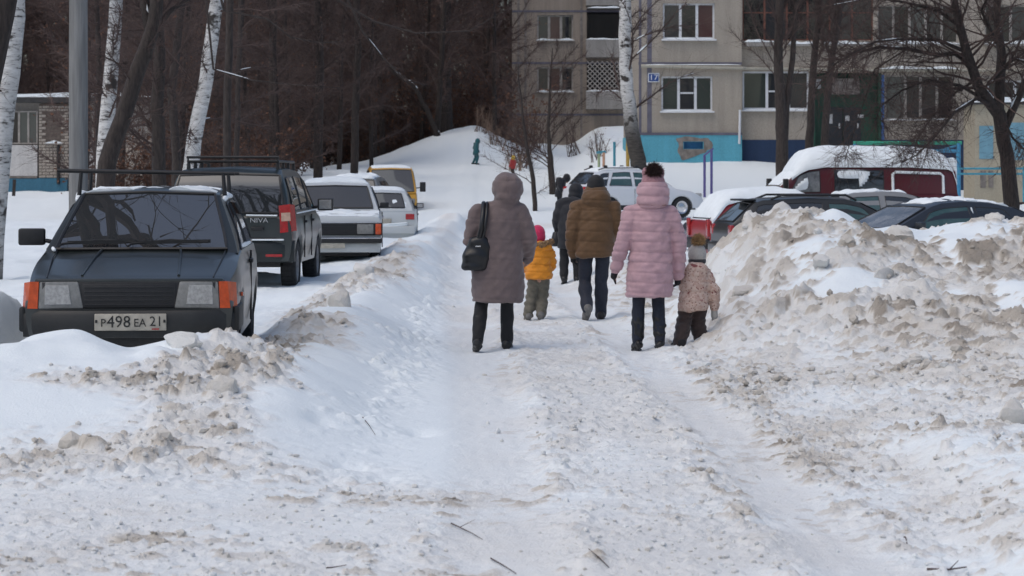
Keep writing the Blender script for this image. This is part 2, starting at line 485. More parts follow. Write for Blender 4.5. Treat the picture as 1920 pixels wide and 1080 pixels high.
def ground(x, y):
    """height and dirt"""
    x = np.asarray(x, float); y = np.asarray(y, float)
    b = base_h(x, y)
    near = 1 - sstep(70, 85, y)
    lo = fbm(x / 2.2, y / 2.2, 3, 3)
    # ---------- left bank
    wob = .28 * fbm(y / 3.1, y * 0 + 2.2, 9, 2)
    edge = -.42 + wob * .5 - .012 * np.clip(y - 20, 0, 60)
    ridge_x = -1.78 + wob
    slope = sstep(edge, ridge_x + .1, x)                       # 0 road .. 1 ridge
    up = sstep(11.6, 16.6, y + .5 * fbm(x / 1.7, y / 1.7, 21, 2))
    bank = (.35 * slope + .65 * slope ** 2.2) * up * (.32 + .06 * np.sin(y * .9) + .1 * fbm(y / 1.3, x * .3, 31, 3))
    beyond = sstep(ridge_x - .15, ridge_x - .75, x)             # parking strip behind the ridge
    park = sstep(17.3, 18.0, y)
    bank = bank - beyond * park * (bank - .19 - .10 * fbm(x / .8, y / 1.1, 46, 3) - .06 * sstep(-2.3, -2.0, x))
    infront = sstep(-1.9, -2.5, x) * np.exp(-((y - 16.7) / .6) ** 2) * (.11 + .20 * fbm(x / .5, y / .5, 44, 2))
    bank = (bank + infront + .20 * np.exp(-((x + 2.12) / .42) ** 2 - ((y - 17.45) / .42) ** 2)) * near
    bank = bank + .55 * sstep(-3.85, -4.3, x) * sstep(16.4, 17.4, y) * (1 - sstep(20, 22, y))
    # ---------- right pile
    prof = sstep(20.6, 27.2, y + .8 * fbm(x / 1.5, y / 1.5, 51, 2)) * (1 - sstep(27.9, 31.0, y))
    pile = np.interp(x + .25 * fbm(x, y, 61, 2), PX, PZ) * (.82 * prof + .18 * prof ** 3)
    pile = pile + .22 * sstep(1.9, 4.2, x) * sstep(13, 19, y) * (1 - sstep(24, 28, y))
    rb = sstep(1.95, 2.5, x - .05 * (y - 10) + .25 * fbm(x, y / 1.4, 71, 2)) * (1 - sstep(13.8, 16.5, y))
    pile = pile + .15 * rb
    pile = pile * near
    # low windrow between the ruts and the white car
    mid = .30 * np.exp(-((x - 1.75 + .012 * (y - 30)) / .5) ** 2) * sstep(30, 36, y) * (1 - sstep(60, 72, y)) 
    # ---------- wheel ruts
    rx = rut_x(y) + .05 * fbm(y / 2.5, y * 0, 81, 2)
    rr = np.exp(-((x - rx) / .20) ** 4); rl = np.exp(-((x - rx + 1.52) / .27) ** 4)
    rut = np.clip(np.maximum(rr, rl), 0, 1) * near
    berm = np.exp(-((np.abs(x - rx) - .33) / .12) ** 2) + np.exp(-((np.abs(x - rx + 1.5) - .36) / .12) ** 2)
    road = sstep(edge - .1, edge + .3, x) * (1 - sstep(1.5, 2.3, x - .02 * (y - 10))) * near
    fore = (1 - sstep(11.5, 14.5, y + .8 * fbm(x / 1.2, y / 1.2, 91, 2)))
    flat = b + bank + pile + mid + .035 * lo * (1 - sstep(60, 90, y)) + .15 * lo * sstep(75, 95, y)
    # ---------- churned snow with clods (R) and wind-blown clean drifts over it (D)
    far = 1 - sstep(45, 60, y)
    pilem = np.clip(pile / .35, 0, 1) * (1 - .75 * rb)
    ridge = np.exp(-((x - ridge_x + .1) / .42) ** 2) * sstep(13, 16, y) * (1 - sstep(60, 75, y))
    ridge = ridge * sstep(-.42, -.02, fbm(x / .9, y / 1.1, 101, 2)) * 1.1
    patch = np.exp(-((x + 2.25 + .4 * (y - 13.6)) / .75) ** 2 - ((y - 13.7) / .75) ** 2) + np.exp(-((x + 1.95) / .38) ** 2 - ((y - 15.9) / 1.1) ** 2) + .8 * np.exp(-((x + 2.75) / .55) ** 2 - ((y - 15.6) / .35) ** 2)
    ridge = np.clip(ridge + 1.1 * patch, 0, 1.15)
    rbm = rb * sstep(-.1, .25, fbm(x / .5, y / .7, 111, 2)) * .8
    fine = .020 * fbm(x / .09, y / .09, 241, 3)
    medm = .05 * fbm(x / .35, y / .35, 251, 3)
    near = near * (y > -3)
    rough = np.clip(.75 * road + .75 * fore + .45 * beyond * park * (1 - sstep(45, 60, y)) * sstep(-.1, .2, fbm(x / .9, y / 1.2, 47, 2)) + sstep(1.1, 1.7, x) * near, 0, 1) * (1 - .72 * rut)
    c1, t1 = clods_on(pilem > .02, x, y, .62, 201, .5, .22, .5)
    lowslope = 4 * slope * (1 - slope) * sstep(.95, .35, slope + .5 * fbm(x / .8, y / .8, 381, 2)) * up * near
    anyc = (pilem + np.abs(ridge) + rbm + rough + lowslope) > .02
    c2, t2 = clods_on(anyc, x, y, .30, 211, .55, .22, .52); c3, t3 = clods_on(anyc, x, y, .145, 221, .6); c4, t4 = clods_on(anyc & (y < 45), x, y, .075, 231, .62); c5, t5 = clods_on(anyc & (y < 26), x, y, .046, 281, .6); pit, _ = clods_on((road + fore > .05) & (y < 30), x, y, .12, 291, .5)
    Rz = pilem * (.34 * c1 + .62 * c2 + 1.0 * c3 + 1.2 * c4 + .7 * c5 + 1.5 * medm + 1.4 * fine) + (ridge + rbm) * (.45 * c2 + 1.0 * c3 + 1.1 * c4 + .9 * medm + fine)
    Rz = Rz + rough * (1 - pilem) * (1 - .3 * fore) * (.15 * c2 * sstep(.0, .3, lo + .1) + .40 * c3 + .9 * c4 + 1.3 * c5 + .45 * medm + 1.0 * fine - .8 * pit) + lowslope * (.3 * c2 + .7 * c3 + 1.1 * c4 + .9 * c5 + 1.0 * medm + fine) + (pilem + ridge) * fine * .5
    Rz = Rz + .018 * berm * road * (1 + 3 * fbm(x / .2, y / .2, 261, 2)) - .022 * rut + .004 * rut * fbm(x / .08, y / .5, 271, 2) * 3 + .004 * rut * np.sin((y + .5 * np.abs(x - rx)) * 95) * sstep(-.15, .15, fbm(x / .5, y / 1.2, 275, 2)) * (y < 30)
    Rz = Rz * (far * .85 + .15)
    dr = fbm(x / 1.1 + 3, y / 1.5, 301, 3)
    D = pilem * (-.015 + .30 * dr) + ridge * (-.05 + .05 * dr) + (1 - np.clip(pilem + ridge, 0, 1)) * (-.008 + .035 * dr) - .026 * rut
    cleanslope = slope * up * (1 - np.clip(ridge, 0, 1)) * (1 - beyond * park)
    D = D + .04 * cleanslope * sstep(.3, .7, slope) + .03 * sstep(50, 60, y)
    dr2 = fbm(x / .7 + 5, y / 1.0, 311, 2)
    rightf = sstep(.22, .5, x - rx) * sstep(10.2, 12.5, y) * (1 - sstep(24, 34, y)) * (1 - rb) * (1 - sstep(.5, .9, pilem)) * near
    centre = sstep(.25, .45, x - rx + 1.5) * (1 - sstep(-.4, -.25, x - rx)) * sstep(12, 15.5, y) * (1 - sstep(24, 40, y)) * near
    foreL = fore * sstep(.1, -.5, x) * near
    D = D - .022 * np.clip(rightf + centre + foreL, 0, 1) * sstep(.25, -.05, dr2)
    e = Rz - D
    k = .012
    z = np.where(e > 4 * k, Rz, np.where(e < -4 * k, D, D + k * np.log1p(np.exp(np.clip(e / k, -30, 30)))))
    # footprints in the clean slope
    for (fx, fy) in ((-.95, 13.8), (-.72, 13.4), (-1.2, 15.2), (-.6, 15.7)):
        z = z - .045 * np.exp(-((x - fx) / .10) ** 2 - ((y - fy) / .16) ** 2)
    expo = sstep(-.01, .035, e)
    tone = np.where(c1 * pilem > .06, t1, np.where(c2 > .03, t2, t3))
    dm = np.clip(.95 * pilem + .95 * np.clip(ridge, 0, 1) + .6 * rbm + .45 * road * (1 - cleanslope) + .65 * fore * (.6 + .8 * sstep(-.3, .2, fbm(x / .8, y / .8, 331, 2))) + .55 * sstep(1.2, 2, x) * near, 0, 1)
    dm = dm * (1 - .75 * sstep(35, 60, y))
    dm = dm * (1 - .38 * np.clip(fore + centre + .6 * rightf, 0, 1))
    dirt = expo * dm * (.42 + .75 * tone) * (.9 + .8 * fbm(x / 1.3, y / 1.8, 341, 2))
    sandy = sstep(-.1, .3, fbm(x / 1.6 + 7, y / 2.2, 351, 3))
    fill = (.33 + .22 * fbm(x / .5, y / .8, 371, 3) + .10 * (tone - .5)) * np.clip(rightf * (1 - .6 * sstep(-.05, .3, dr2)) + .8 * centre + .62 * foreL, 0, 1) * (1 - rut)
    dirt = np.clip(np.maximum(np.maximum(dirt, fill), (.14 + .12 * sandy) * rut + (.05 + .22 * sandy) * road * near * (1 - rut)), 0, 1)
    dirt = dirt + .35 * np.exp(-((y - 74 - .3 * x) / 1.6) ** 2) * sstep(-5, -3, x) * (1 - sstep(2, 4, x)) * (.6 + fbm(x / 2, y / .5, 361, 2))
    return flat + z, np.clip(dirt, 0, 1)

def gz(x, y):
    h, _ = ground(np.array([float(x)]), np.array([float(y)])); return float(h[0])
def gzs(x, y, r=.12):
    """ground under something with an extent: mean of a few samples"""
    xs = np.array([x, x - r, x + r, x, x]); ys = np.array([y, y, y, y - r, y + r]); return float(ground(xs, ys)[0].mean())

ys = [5.0]
while ys[-1] < 60: ys.append(ys[-1] * (1 + float(np.interp(ys[-1], [7, 8.5, 9, 17, 20, 28.4, 29, 44, 46, 60], [.01, .01, .0019, .0019, .0012, .0012, .003, .004, .007, .009]))))
while ys[-1] < 900: ys.append(ys[-1] * 1.014)
ys = np.concatenate([[-300, -150, -80, -40, -20, -10, -4, 0, 2.5, 4], np.array(ys)])
u = np.linspace(-1, 1, 621); u = np.sign(u) * (.72 * np.abs(u) + .28 * np.abs(u) ** 5)
hw = np.where(ys < 5, np.maximum(3.0, -.3 * ys), .36 * ys + 1.2)
out = np.array([.6, 1.5, 3, 6, 12, 24, 50, 110, 300.])
GX = np.concatenate([-hw[:, None] - out[::-1][None, :], u[None, :] * hw[:, None], hw[:, None] + out[None, :]], 1); GY = np.repeat(ys[:, None], GX.shape[1], 1)
# a little sideways jitter so that the grid lines never show
GH, GD = ground(GX, GY)
nr, nc = GX.shape
idx = np.arange(nr * nc).reshape(nr, nc)
Qd = np.stack([idx[:-1, :-1], idx[:-1, 1:], idx[1:, 1:], idx[1:, :-1]], -1).reshape(-1, 4)
gme = np_mesh('snowy_ground', np.stack([GX, GY, GH], -1).reshape(-1, 3), Qd)
at = gme.attributes.new('dirt', 'FLOAT', 'POINT'); at.data.foreach_set('value', GD.astype(np.float32).ravel())
snowy_ground = link_mesh('snowy_ground', gme, M['snow'])
tag(snowy_ground, 'trampled snowy yard road with wheel ruts, drifts and ploughed heaps', kind='structure')

# loose lumps lying on the churned snow
def lump_shape(rng, sub=2):
    bm = bmesh.new(); bmesh.ops.create_icosphere(bm, subdivisions=sub, radius=1)
    ph = rng.uniform(0, 6.28, 6)
    cuts = [(np.array(v) / np.linalg.norm(v), rng.uniform(.5, .85)) for v in rng.normal(size=(9, 3))]
    K = rng.normal(size=(10, 3)) * 7; kp = rng.uniform(0, 6.28, 10)
    for v in bm.verts:
        p = np.array(v.co); p = p * (1 + .16 * math.sin(3.1 * p[0] + ph[0]) * math.sin(2.7 * p[1] + ph[1]) + .12 * math.sin(5.3 * p[2] + ph[2] + 2 * p[0]))
        for nrm, d in cuts:
            q = p @ nrm
            if q > d: p = p - nrm * (q - d) * .85
        p = p * (1 + rng.uniform(-.035, .035) + (.022 * float(np.sin(K @ p + kp).sum()) if sub > 2 else 0)); v.co = p
    bm.verts.ensure_lookup_table()
    V = np.array([v.co[:] for v in bm.verts]); T = np.array([[v.index for v in f.verts] for f in bm.faces]); bm.free()
    return V, T
rng = np.random.default_rng(5)
shapes = [lump_shape(rng, 1) for _ in range(8)] + [lump_shape(rng, 0) for _ in range(4)]
LV, LT, LD = [], [], []
nb = 0
cand = 60000
cy = 9.2 * (36 / 9.2) ** rng.random(cand); cx = (rng.random(cand) * 2 - 1) * .27 * cy
chh, cdd = ground(cx, cy)
rx_ = rut_x(cy)
inrut = (np.abs(cx - rx_) < .22) | (np.abs(cx - rx_ + 1.5) < .26)
keep = (cdd > .12) & (rng.random(cand) < cdd * 1.5) & ~(inrut & (rng.random(cand) < .93))
keep &= rng.random(cand) < (.35 + .65 * (cy < 20))
for i in np.nonzero(keep)[0][:11000]:
    big = rng.random()
    s_ = .006 + .024 * big ** 5
    if cy[i] < 13.5: s_ *= .7
    V, T = shapes[rng.integers(8)] if s_ > .0085 else shapes[8 + rng.integers(4)]
    if cx[i] > 1.6 and cy[i] > 18 or (cdd[i] > .55 and cx[i] < -.8): s_ *= 1.0 + 2.2 * rng.random() ** 3
    a = rng.uniform(0, 6.28); c_, sn = math.cos(a), math.sin(a)
    W = V * s_ * rng.uniform(.7, 1.3, 3) * np.array([1, 1, .7]); W = np.stack([W[:, 0] * c_ - W[:, 1] * sn, W[:, 0] * sn + W[:, 1] * c_, W[:, 2]], 1)
    W += (cx[i], cy[i], chh[i] + s_ * .25)
    LV.append(W); LT.append(T + nb); nb += len(V); LD.append(np.full(len(V), np.clip(cdd[i] * .7 + .28 * rng.random(), 0, .9)))
lme = np_mesh('snow_lumps', np.concatenate(LV), None, np.concatenate(LT), smooth=False)
at = lme.attributes.new('dirt', 'FLOAT', 'POINT'); at.data.foreach_set('value', np.concatenate(LD).astype(np.float32))
tag(link_mesh('snow_lumps', lme, M['snow']), 'small loose lumps of dirty snow scattered over the road and heaps', 'snow lumps', kind='stuff')

def snow_chunk(px, py, Y, size, dirt, label, seed):
    r_ = np.random.default_rng(seed); V, T = lump_shape(r_, 3)
    V = V * np.array(size); P = pp(px, py, Y); g = gz(P.x, Y)
    V = V + (0, 0, size[2] * .22); dirt = dirt * .72
    me = np_mesh('snow_chunk', V, None, T, smooth=True); me.set_sharp_from_angle(angle=R(38))
    a_ = me.attributes.new('dirt', 'FLOAT', 'POINT'); a_.data.foreach_set('value', np.full(len(V), dirt, np.float32))
    o = link_mesh('snow_chunk', me, M['snow']); o.location = (P.x, Y, g); o.rotation_euler = (0, 0, seed)
    tag(o, label, 'snow chunk', 'large chunks of ploughed snow')
snow_chunk(1893, 770, 15.2, (.115, .10, .12), .62, 'angular beige snow block at the right edge above the clean drift', 1)
snow_chunk(640, 560, 23.5, (.15, .12, .17), .66, 'tall dirty snow chunk on the bank beside the rear wheel of the estate car', 2)
snow_chunk(682, 500, 30.0, (.17, .13, .15), .5, 'pale snow chunk on the bank in front of the white saloon', 3)
snow_chunk(1390, 560, 24.6, (.17, .12, .10), .7, 'slanting grey brown slab low on the heap near the small child', 4)
snow_chunk(1585, 490, 25.0, (.13, .10, .10), .75, 'brown snow chunk in the middle of the big heap', 5)
snow_chunk(1690, 460, 25.6, (.17, .11, .11), .6, 'wide grey snow chunk on the big heap under the dark saloon', 6)
snow_chunk(1655, 560, 23.9, (.16, .10, .09), .6, 'grey snow slab on the heap below a clean patch', 7)
snow_chunk(1865, 420, 26.6, (.2, .12, .09), .62, 'large brown snow slab along the crest below the right tree', 8)
snow_chunk(345, 605, 17.0, (.13, .08, .10), .45, 'snow chunk sticking up in front of the number plate', 9)
snow_chunk(420, 770, 15.4, (.10, .08, .09), .66, 'dirty snow clod at the end of the left ridge', 10)
snow_chunk(1540, 535, 24.3, (.13, .10, .08), .5, 'small grey snow chunk amid the clods of the big heap', 11)
snow_chunk(1365, 690, 19.6, (.12, .09, .06), .6, 'low brown snow clod beside the right rut', 12)

# sticks dropped on the snow
def stick(pts, r, label, seed):
    r_ = random.Random(seed); P = []
    for (px, py) in pts:
        Y = 1.72 * F / (py - HOR)
        for _ in range(4):
            q = pp(px, py, Y); Y = (CAMZ - gz(q.x, Y)) * F / (py - HOR)
        q = pp(px, py, Y); P.append((q.x, q.y, gz(q.x, q.y) + .008))
    r *= .65; m = MB(); m.tube(P, [r, r * .8, r * .55, r * .3][:len(P)] if len(P) <= 4 else r, 5)
    if seed % 2 == 0: m.tube([P[1], Vector(P[1]) + Vector((r_.uniform(-.08, .08), .05, .03))], [r * .6, r * .3], 4)
    tag(m.build('stick', M['twig'], smooth=60), label, 'stick', 'sticks lying on the snow')
stick([(682, 785), (680, 795), (692, 808), (704, 820)], .006, 'thin curved dark stick on the clean left bank', 1)
stick([(846, 984), (862, 992), (885, 1003), (905, 1014)], .006, 'dark stick in the left rut near the bottom', 2)
stick([(612, 1068), (625, 1058), (650, 1055)], .005, 'little stick at the bottom left of the road', 3)
stick([(1105, 1030), (1122, 1045), (1142, 1068)], .006, 'forked stick in the road middle at the bottom', 4)
stick([(920, 1050), (945, 1064), (968, 1079)], .005, 'faint bent stick at the bottom of the left rut', 5)
stick([(1738, 1072), (1780, 1070), (1812, 1069)], .008, 'long straight stick on the snow at the bottom right', 6)
stick([(1695, 1010), (1698, 1018), (1702, 1027)], .006, 'short upright looking stick below the right rut', 7)
# ------------------------------------------------------------------ buildings
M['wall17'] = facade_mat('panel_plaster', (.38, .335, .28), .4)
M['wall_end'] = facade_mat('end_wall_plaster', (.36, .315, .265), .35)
M['wall_far'] = facade_mat('old_plaster', (.32, .265, .215), .6)
M['turq'] = facade_mat('turquoise_plinth', (.115, .40, .51), .35)
M['navy'] = facade_mat('dark_blue_plinth', (.022, .045, .10), .4)
M['seam'] = plain('seam_paint', (.13, .125, .16), .8, .2, 3)
M['pvc'] = plain('white_pvc', (.68, .69, .71), .5, .06, 4)
M['oldwood'] = plain('old_frame_paint', (.34, .31, .28), .7, .3, 6)
M['pane'] = glass_mat('window_glass', (.035, .037, .04), .06)
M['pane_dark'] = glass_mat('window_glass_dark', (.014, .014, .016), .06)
M['pane_red'] = glass_mat('window_red_curtain', (.07, .03, .032), .15)
M['pane_net'] = glass_mat('window_net_curtain', (.10, .11, .105), .15)
M['pane_green'] = glass_mat('window_greenish', (.05, .062, .055), .1)
M['pipe'] = plain('beige_pipe', (.42, .39, .32), .6, .15, 5)
M['concrete'] = plain('bare_concrete', (.21, .185, .165), .9, .35, 5, bmp=.02)
M['green'] = plain('green_boards', (.012, .06, .035), .6, .3, 3)
M['door'] = plain('dark_door', (.015, .017, .022), .5, .3, 4)
M['rust'] = plain('rust_frame', (.16, .06, .04), .8, .4, 5)
M['paper'] = plain('paper_notice', (.5, .5, .5), .8, .2, 9)
M['signblue'] = plain('sign_blue', (.03, .075, .25), .5, .1, 4)
M['signwhite'] = plain('sign_white', (.7, .72, .75), .5, .05, 4)
M['balcony'] = facade_mat('balcony_panel', (.33, .31, .285), .6)
M['roof'] = plain('roof_felt', (.05, .05, .05), .9, .3, 3)

def holed_wall(name, mat, parent, x0, x1, z0, z1, holes, y, reveal=.22):
    """front wall facing -Y with real openings and reveals"""
    xs = sorted({x0, x1} | {v for h in holes for v in h[:2] if x0 < v < x1}); zs = sorted({z0, z1} | {v for h in holes for v in h[2:] if z0 < v < z1})
    m = MB()
    for i in range(len(xs) - 1):
        for j in range(len(zs) - 1):
            cx, cz = (xs[i] + xs[i + 1]) / 2, (zs[j] + zs[j + 1]) / 2
            if any(h[0] < cx < h[1] and h[2] < cz < h[3] for h in holes): continue
            m.add([(xs[i], y, zs[j]), (xs[i + 1], y, zs[j]), (xs[i + 1], y, zs[j + 1]), (xs[i], y, zs[j + 1])], [(0, 1, 2, 3)])
    for (a, b, c, d) in holes:
        m.add([(a, y, c), (b, y, c), (b, y + reveal, c), (a, y + reveal, c)], [(0, 1, 2, 3)])
        m.add([(a, y, d), (b, y, d), (b, y + reveal, d), (a, y + reveal, d)], [(0, 3, 2, 1)])
        m.add([(a, y, c), (a, y, d), (a, y + reveal, d), (a, y + reveal, c)], [(0, 3, 2, 1)])
        m.add([(b, y, c), (b, y, d), (b, y + reveal, d), (b, y + reveal, c)], [(0, 1, 2, 3)])
    me = bpy.data.meshes.new(name); me.from_pydata(m.v, [], m.f); me.update()
    return link_mesh(name, me, mat, parent)

def window(parent, hole, y, mull, panes, frame='pvc', fw=.07, cross=None, sill=True, snow=.05, depth=.12):
    """hole = x0 x1 z0 z1; mull = fractions of vertical bars; panes = materials; cross = {pane index: height fraction}"""
    x0, x1, z0, z1 = hole; yy = y + depth
    m = MB()
    m.bbox(x0, x1, yy, yy + .07, z0, z0 + fw); m.bbox(x0, x1, yy, yy + .07, z1 - fw, z1)
    ed = [x0] + [x0 + (x1 - x0) * k for k in mull] + [x1]
    for e in ed: 
        a, b = (e, e + fw) if e == x0 else ((e - fw, e) if e == x1 else (e - fw * .75, e + fw * .75))
        m.bbox(a, b, yy - .003, yy + .067, z0 + fw, z1 - fw)
    for i, fr in (cross or {}).items():
        zc = z0 + (z1 - z0) * fr; m.bbox(ed[i] + fw, ed[i + 1] - fw, yy - .001, yy + .06, zc - fw * .45, zc + fw * .45)
    w = m.build('window', M[frame], parent)
    for i in range(len(ed) - 1):
        g = MB(); g.bbox(ed[i] + fw * .4, ed[i + 1] - fw * .4, yy + .03, yy + .045, z0 + fw * .4, z1 - fw * .4)
        g.build('pane', M[panes[i % len(panes)]], w)
    if sill:
        s = MB(); s.bbox(x0 - .06, x1 + .06, y - .16, y + depth + .02, z0 - .07, z0 - .02); s.build('sill', M['pvc'] if frame == 'pvc' else M['oldwood'], w)
        if snow:
            P = []
            for i in range(15):
                t = i / 14; xx = x0 - .05 + (x1 - x0 + .1) * t
                hh = snow * (.7 + .5 * math.sin(7 * t + x0) * math.sin(3.1 * t)) * min(1, 8 * t, 8 * (1 - t)) + .008
                P.append([(xx, y - .155, z0 - .018), (xx, y - .14, z0 - .018 + hh * .8), (xx, y - .04, z0 - .018 + hh), (xx, y + depth - .01, z0 - .018 + hh * 1.1)])
            s = MB(); s.grid(P); s.build('sill_snow', M['snow_plain'], w, smooth=60)
    return w

# ---- building 17
YB = 94.0
def bx(px): return (px - 960) / F * YB
def bz(py): return CAMZ - (py - HOR) / F * YB
b17 = empty('apartment_building', (0, 0, 0))
tag(b17, 'grey panel apartment block numbered 17 with a turquoise plinth', 'building')
XL, XR, XE = bx(1197), bx(1391), 34.0
ZP = bz(251); ZT = 14.5; ZB0 = -.5
H1 = (bx(1243), bx(1340), bz(73), bz(6)); H2 = (bx(1240), bx(1336), bz(208), bz(143))
fl = H1[2] - H2[2]
up1 = [(H1[0], H1[1], H1[2] + fl * k, H1[3] + fl * k) for k in (1, 2)]
holesA = [H1, H2] + up1
holed_wall('wall', M['wall17'], b17, XL, XR, ZP, ZT, holesA, YB)
window(b17, H1, YB, (.34, .66), ['pane', 'pane_dark', 'pane_red'])
window(b17, H2, YB, (.34, .67), ['pane_green', 'pane', 'pane_green'], cross={1: .52})
for h in up1: window(b17, h, YB, (.34, .66), ['pane', 'pane_dark', 'pane_net'], snow=0)
# plinth with its patched vent
m = MB(); vent = (bx(1282), bx(1318), bz(279), bz(266))
holed_wall('plinth', M['turq'], b17, XL - .04, XR, ZB0, ZP - .02, [vent], YB - .05, .3)
m = MB(); m.bbox(vent[0], vent[1], YB + .18, YB + .22, vent[2], vent[3]); m.build('vent_panel', plain('vent_blue', (.03, .16, .33), .6, .2, 5), b17)
# rendered patch round the vent: ragged ring
m = MB(); cxv, czv = (vent[0] + vent[1]) / 2, (vent[2] + vent[3]) / 2; ring = []
for k in range(40):
    a = 2 * math.pi * k / 40; ca, sa = math.cos(a), math.sin(a)
    inn = (cxv + .40 * math.copysign(min(1, abs(ca) * 1.4), ca), czv + .15 * math.copysign(min(1, abs(sa) * 1.4), sa))
    q = 1 + .10 * math.sin(3 * a + 1) + .07 * math.sin(7 * a + 2)
    lob = .22 * max(0, math.cos(a - 4.25)) ** 6
    out = (cxv + (.66 * math.copysign(abs(ca) ** .6, ca)) * q, czv + (.33 * math.copysign(abs(sa) ** .6, sa)) * q - lob)
    ring.append([(inn[0], YB - .068, inn[1]), (out[0], YB - .068, out[1]), (out[0], YB - .05, out[1])])
ring.append(ring[0]); m.grid(ring); m.build('render_patch', M['concrete'], b17)
m = MB(); m.bbox(XL - .05, XR + .01, YB - .07, YB + .03, ZP - .05, ZP + .05); m.build('plinth_seam', M['seam'], b17)
for (a, b, c, d) in ((XL + .02, XL + .12, ZP + .05, ZT), (XL + .34, XL + .52, ZP + .05, ZT)):
    m = MB(); m.bbox(a, b, YB - .006, YB + .02, c, d); m.build('seam', M['seam'], b17)
for k in range(4):
    zz = bz(119) + fl * k
    m = MB(); m.bbox(XL, XR, YB - .009, YB + .02, zz - .05, zz + .05); m.build('seam', M['seam'], b17)
# end wall (faces left) and back, roof
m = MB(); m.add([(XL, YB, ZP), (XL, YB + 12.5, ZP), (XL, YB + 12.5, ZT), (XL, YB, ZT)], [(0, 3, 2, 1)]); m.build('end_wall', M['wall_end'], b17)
m = MB(); m.add([(XL - .04, YB - .05, ZB0), (XL - .04, YB + 12.5, ZB0), (XL - .04, YB + 12.5, ZP), (XL - .04, YB - .05, ZP)], [(0, 3, 2, 1)]); m.build('end_plinth', M['turq'], b17)
m = MB(); m.bbox(XL - .3, XE, YB - .3, YB + 12.8, ZT, ZT + .35); m.build('roof', M['roof'], b17)
m = MB(); m.add([(XL, YB + 12.5, ZB0), (XE, YB + 12.5, ZB0), (XE, YB + 12.5, ZT), (XL, YB + 12.5, ZT)], [(0, 1, 2, 3)]); m.build('back_wall', M['wall17'], b17)
# right-hand section, set back a little, with loggias and the entrance
Y2 = YB + .35
W3 = (bx(1394), bx(1519), bz(205), bz(133)); W5 = (bx(1662), bx(1792), bz(224), bz(140))
DO = (bx(1528), bx(1652), bz(300), bz(136))
L1 = (bx(1394), bx(1640), bz(75), bz(-10)); L2 = (bx(1648), bx(1800), bz(80), bz(8)); W6 = (bx(1855), bx(1960), bz(208), bz(150)); L3 = (bx(1850), bx(2000), bz(80), bz(8))
far_h = [(bx(1394) + 7.2 * k + 13, bx(1500) + 7.2 * k + 13, z, z + 1.4) for k in range(2) for z in (bz(205), bz(205) + fl, bz(205) + 2 * fl, bz(205) + 3 * fl)]
hup = [(a[0], a[1], a[2] + fl * k, a[3] + fl * k - .15) for a in (W3, W5) for k in (2, 3)]
holed_wall('wall', M['wall17'], b17, XR, XE, bz(262), ZT, [W3, W5, DO, L1, L2, L3, W6] + far_h + hup, Y2, .3)
m = MB(); m.add([(XR, YB, ZP), (XR, Y2, ZP), (XR, Y2, ZT), (XR, YB, ZT)], [(0, 1, 2, 3)]); m.build('wall_return', M['wall17'], b17)
holed_wall('plinth', M['navy'], b17, XR, XE, ZB0, bz(262), [DO], Y2 - .03, .3)
window(b17, W3, Y2, (.37, .70), ['pane_green', 'pane', 'pane'], cross={1: .48})
window(b17, W5, Y2, (.3, .52, .76), ['pane_net', 'pane', 'pane', 'pane_dark'], frame='oldwood')
window(b17, W6, Y2, (.5,), ['pane', 'pane_net'])
for h in far_h + hup: window(b17, h, Y2, (.34, .66), ['pane', 'pane_dark', 'pane_net'], snow=0)
window(b17, L2, Y2, (.2, .4, .6, .8), ['pane', 'pane_dark', 'pane_net'], frame='oldwood', fw=.06)
window(b17, L3, Y2, (.33, .66), ['pane_dark', 'pane'], frame='oldwood')
window(b17, L1, Y2, (.17, .34, .5, .67, .84), ['pane_dark', 'pane', 'pane_dark'], frame='rust', fw=.05, cross={0: .62, 1: .62, 2: .62, 3: .62, 4: .62, 5: .62}, sill=False)
m = MB(); m.bbox(bx(1398), bx(1452), Y2 - .4, Y2 + .05, bz(87), bz(79)); led = m.build('balcony_box', M['balcony'], b17, bevel=.02)
def snow_ledge(x0, x1, y0, y1, z, h, parent, seed=0):
    P = []
    for i in range(25):
        t = i / 24; xx = x0 + (x1 - x0) * t
        hh = h * (.75 + .35 * math.sin(9 * t + seed) * math.sin(4 * t + 2 * seed)) * min(1, 7 * t, 7 * (1 - t)) + .01
        P.append([(xx, y0, z), (xx, y0 + .03, z + hh * .8), (xx, (y0 + y1) / 2, z + hh), (xx, y1, z + hh * .9)])
    s = MB(); s.grid(P); return s.build('ledge_snow', M['snow_plain'], parent, smooth=60)
snow_ledge(bx(1396), bx(1454), Y2 - .41, Y2, bz(79), .12, b17, 1)
for i, (a, b) in enumerate(((1478, 1530), (1540, 1640), (1655, 1800), (1850, 1990))):
    m = MB(); m.bbox(bx(a), bx(b), Y2 - .25, Y2 + .02, bz(86), bz(82)); m.build('balcony_ledge', M['balcony'], b17)
    snow_ledge(bx(a), bx(b), Y2 - .26, Y2, bz(82), .13, b17, i)
# gas pipe along the front, down pipe
m = MB(); m.tube([(XL + .1, YB - .14, bz(124)), (bx(1392), YB - .14, bz(128)), (bx(1400), Y2 - .14, bz(128)), (bx(1660), Y2 - .14, bz(131)), (XE - 6, Y2 - .14, bz(131))], .065, 8); m.build('gas_pipe', M['pipe'], b17, smooth=60)
snow_ledge(XL + .2, bx(1388), YB - .19, YB - .09, bz(123) + .02, .03, b17, 5); snow_ledge(bx(1650), bx(1800), Y2 - .3, Y2 - .05, bz(129), .12, b17, 6)
m = MB(); m.tube([(bx(1387), YB - .08, bz(206)), (bx(1386), YB - .08, bz(270))], .05, 8); m.build('down_pipe', M['pvc'], b17, smooth=60)
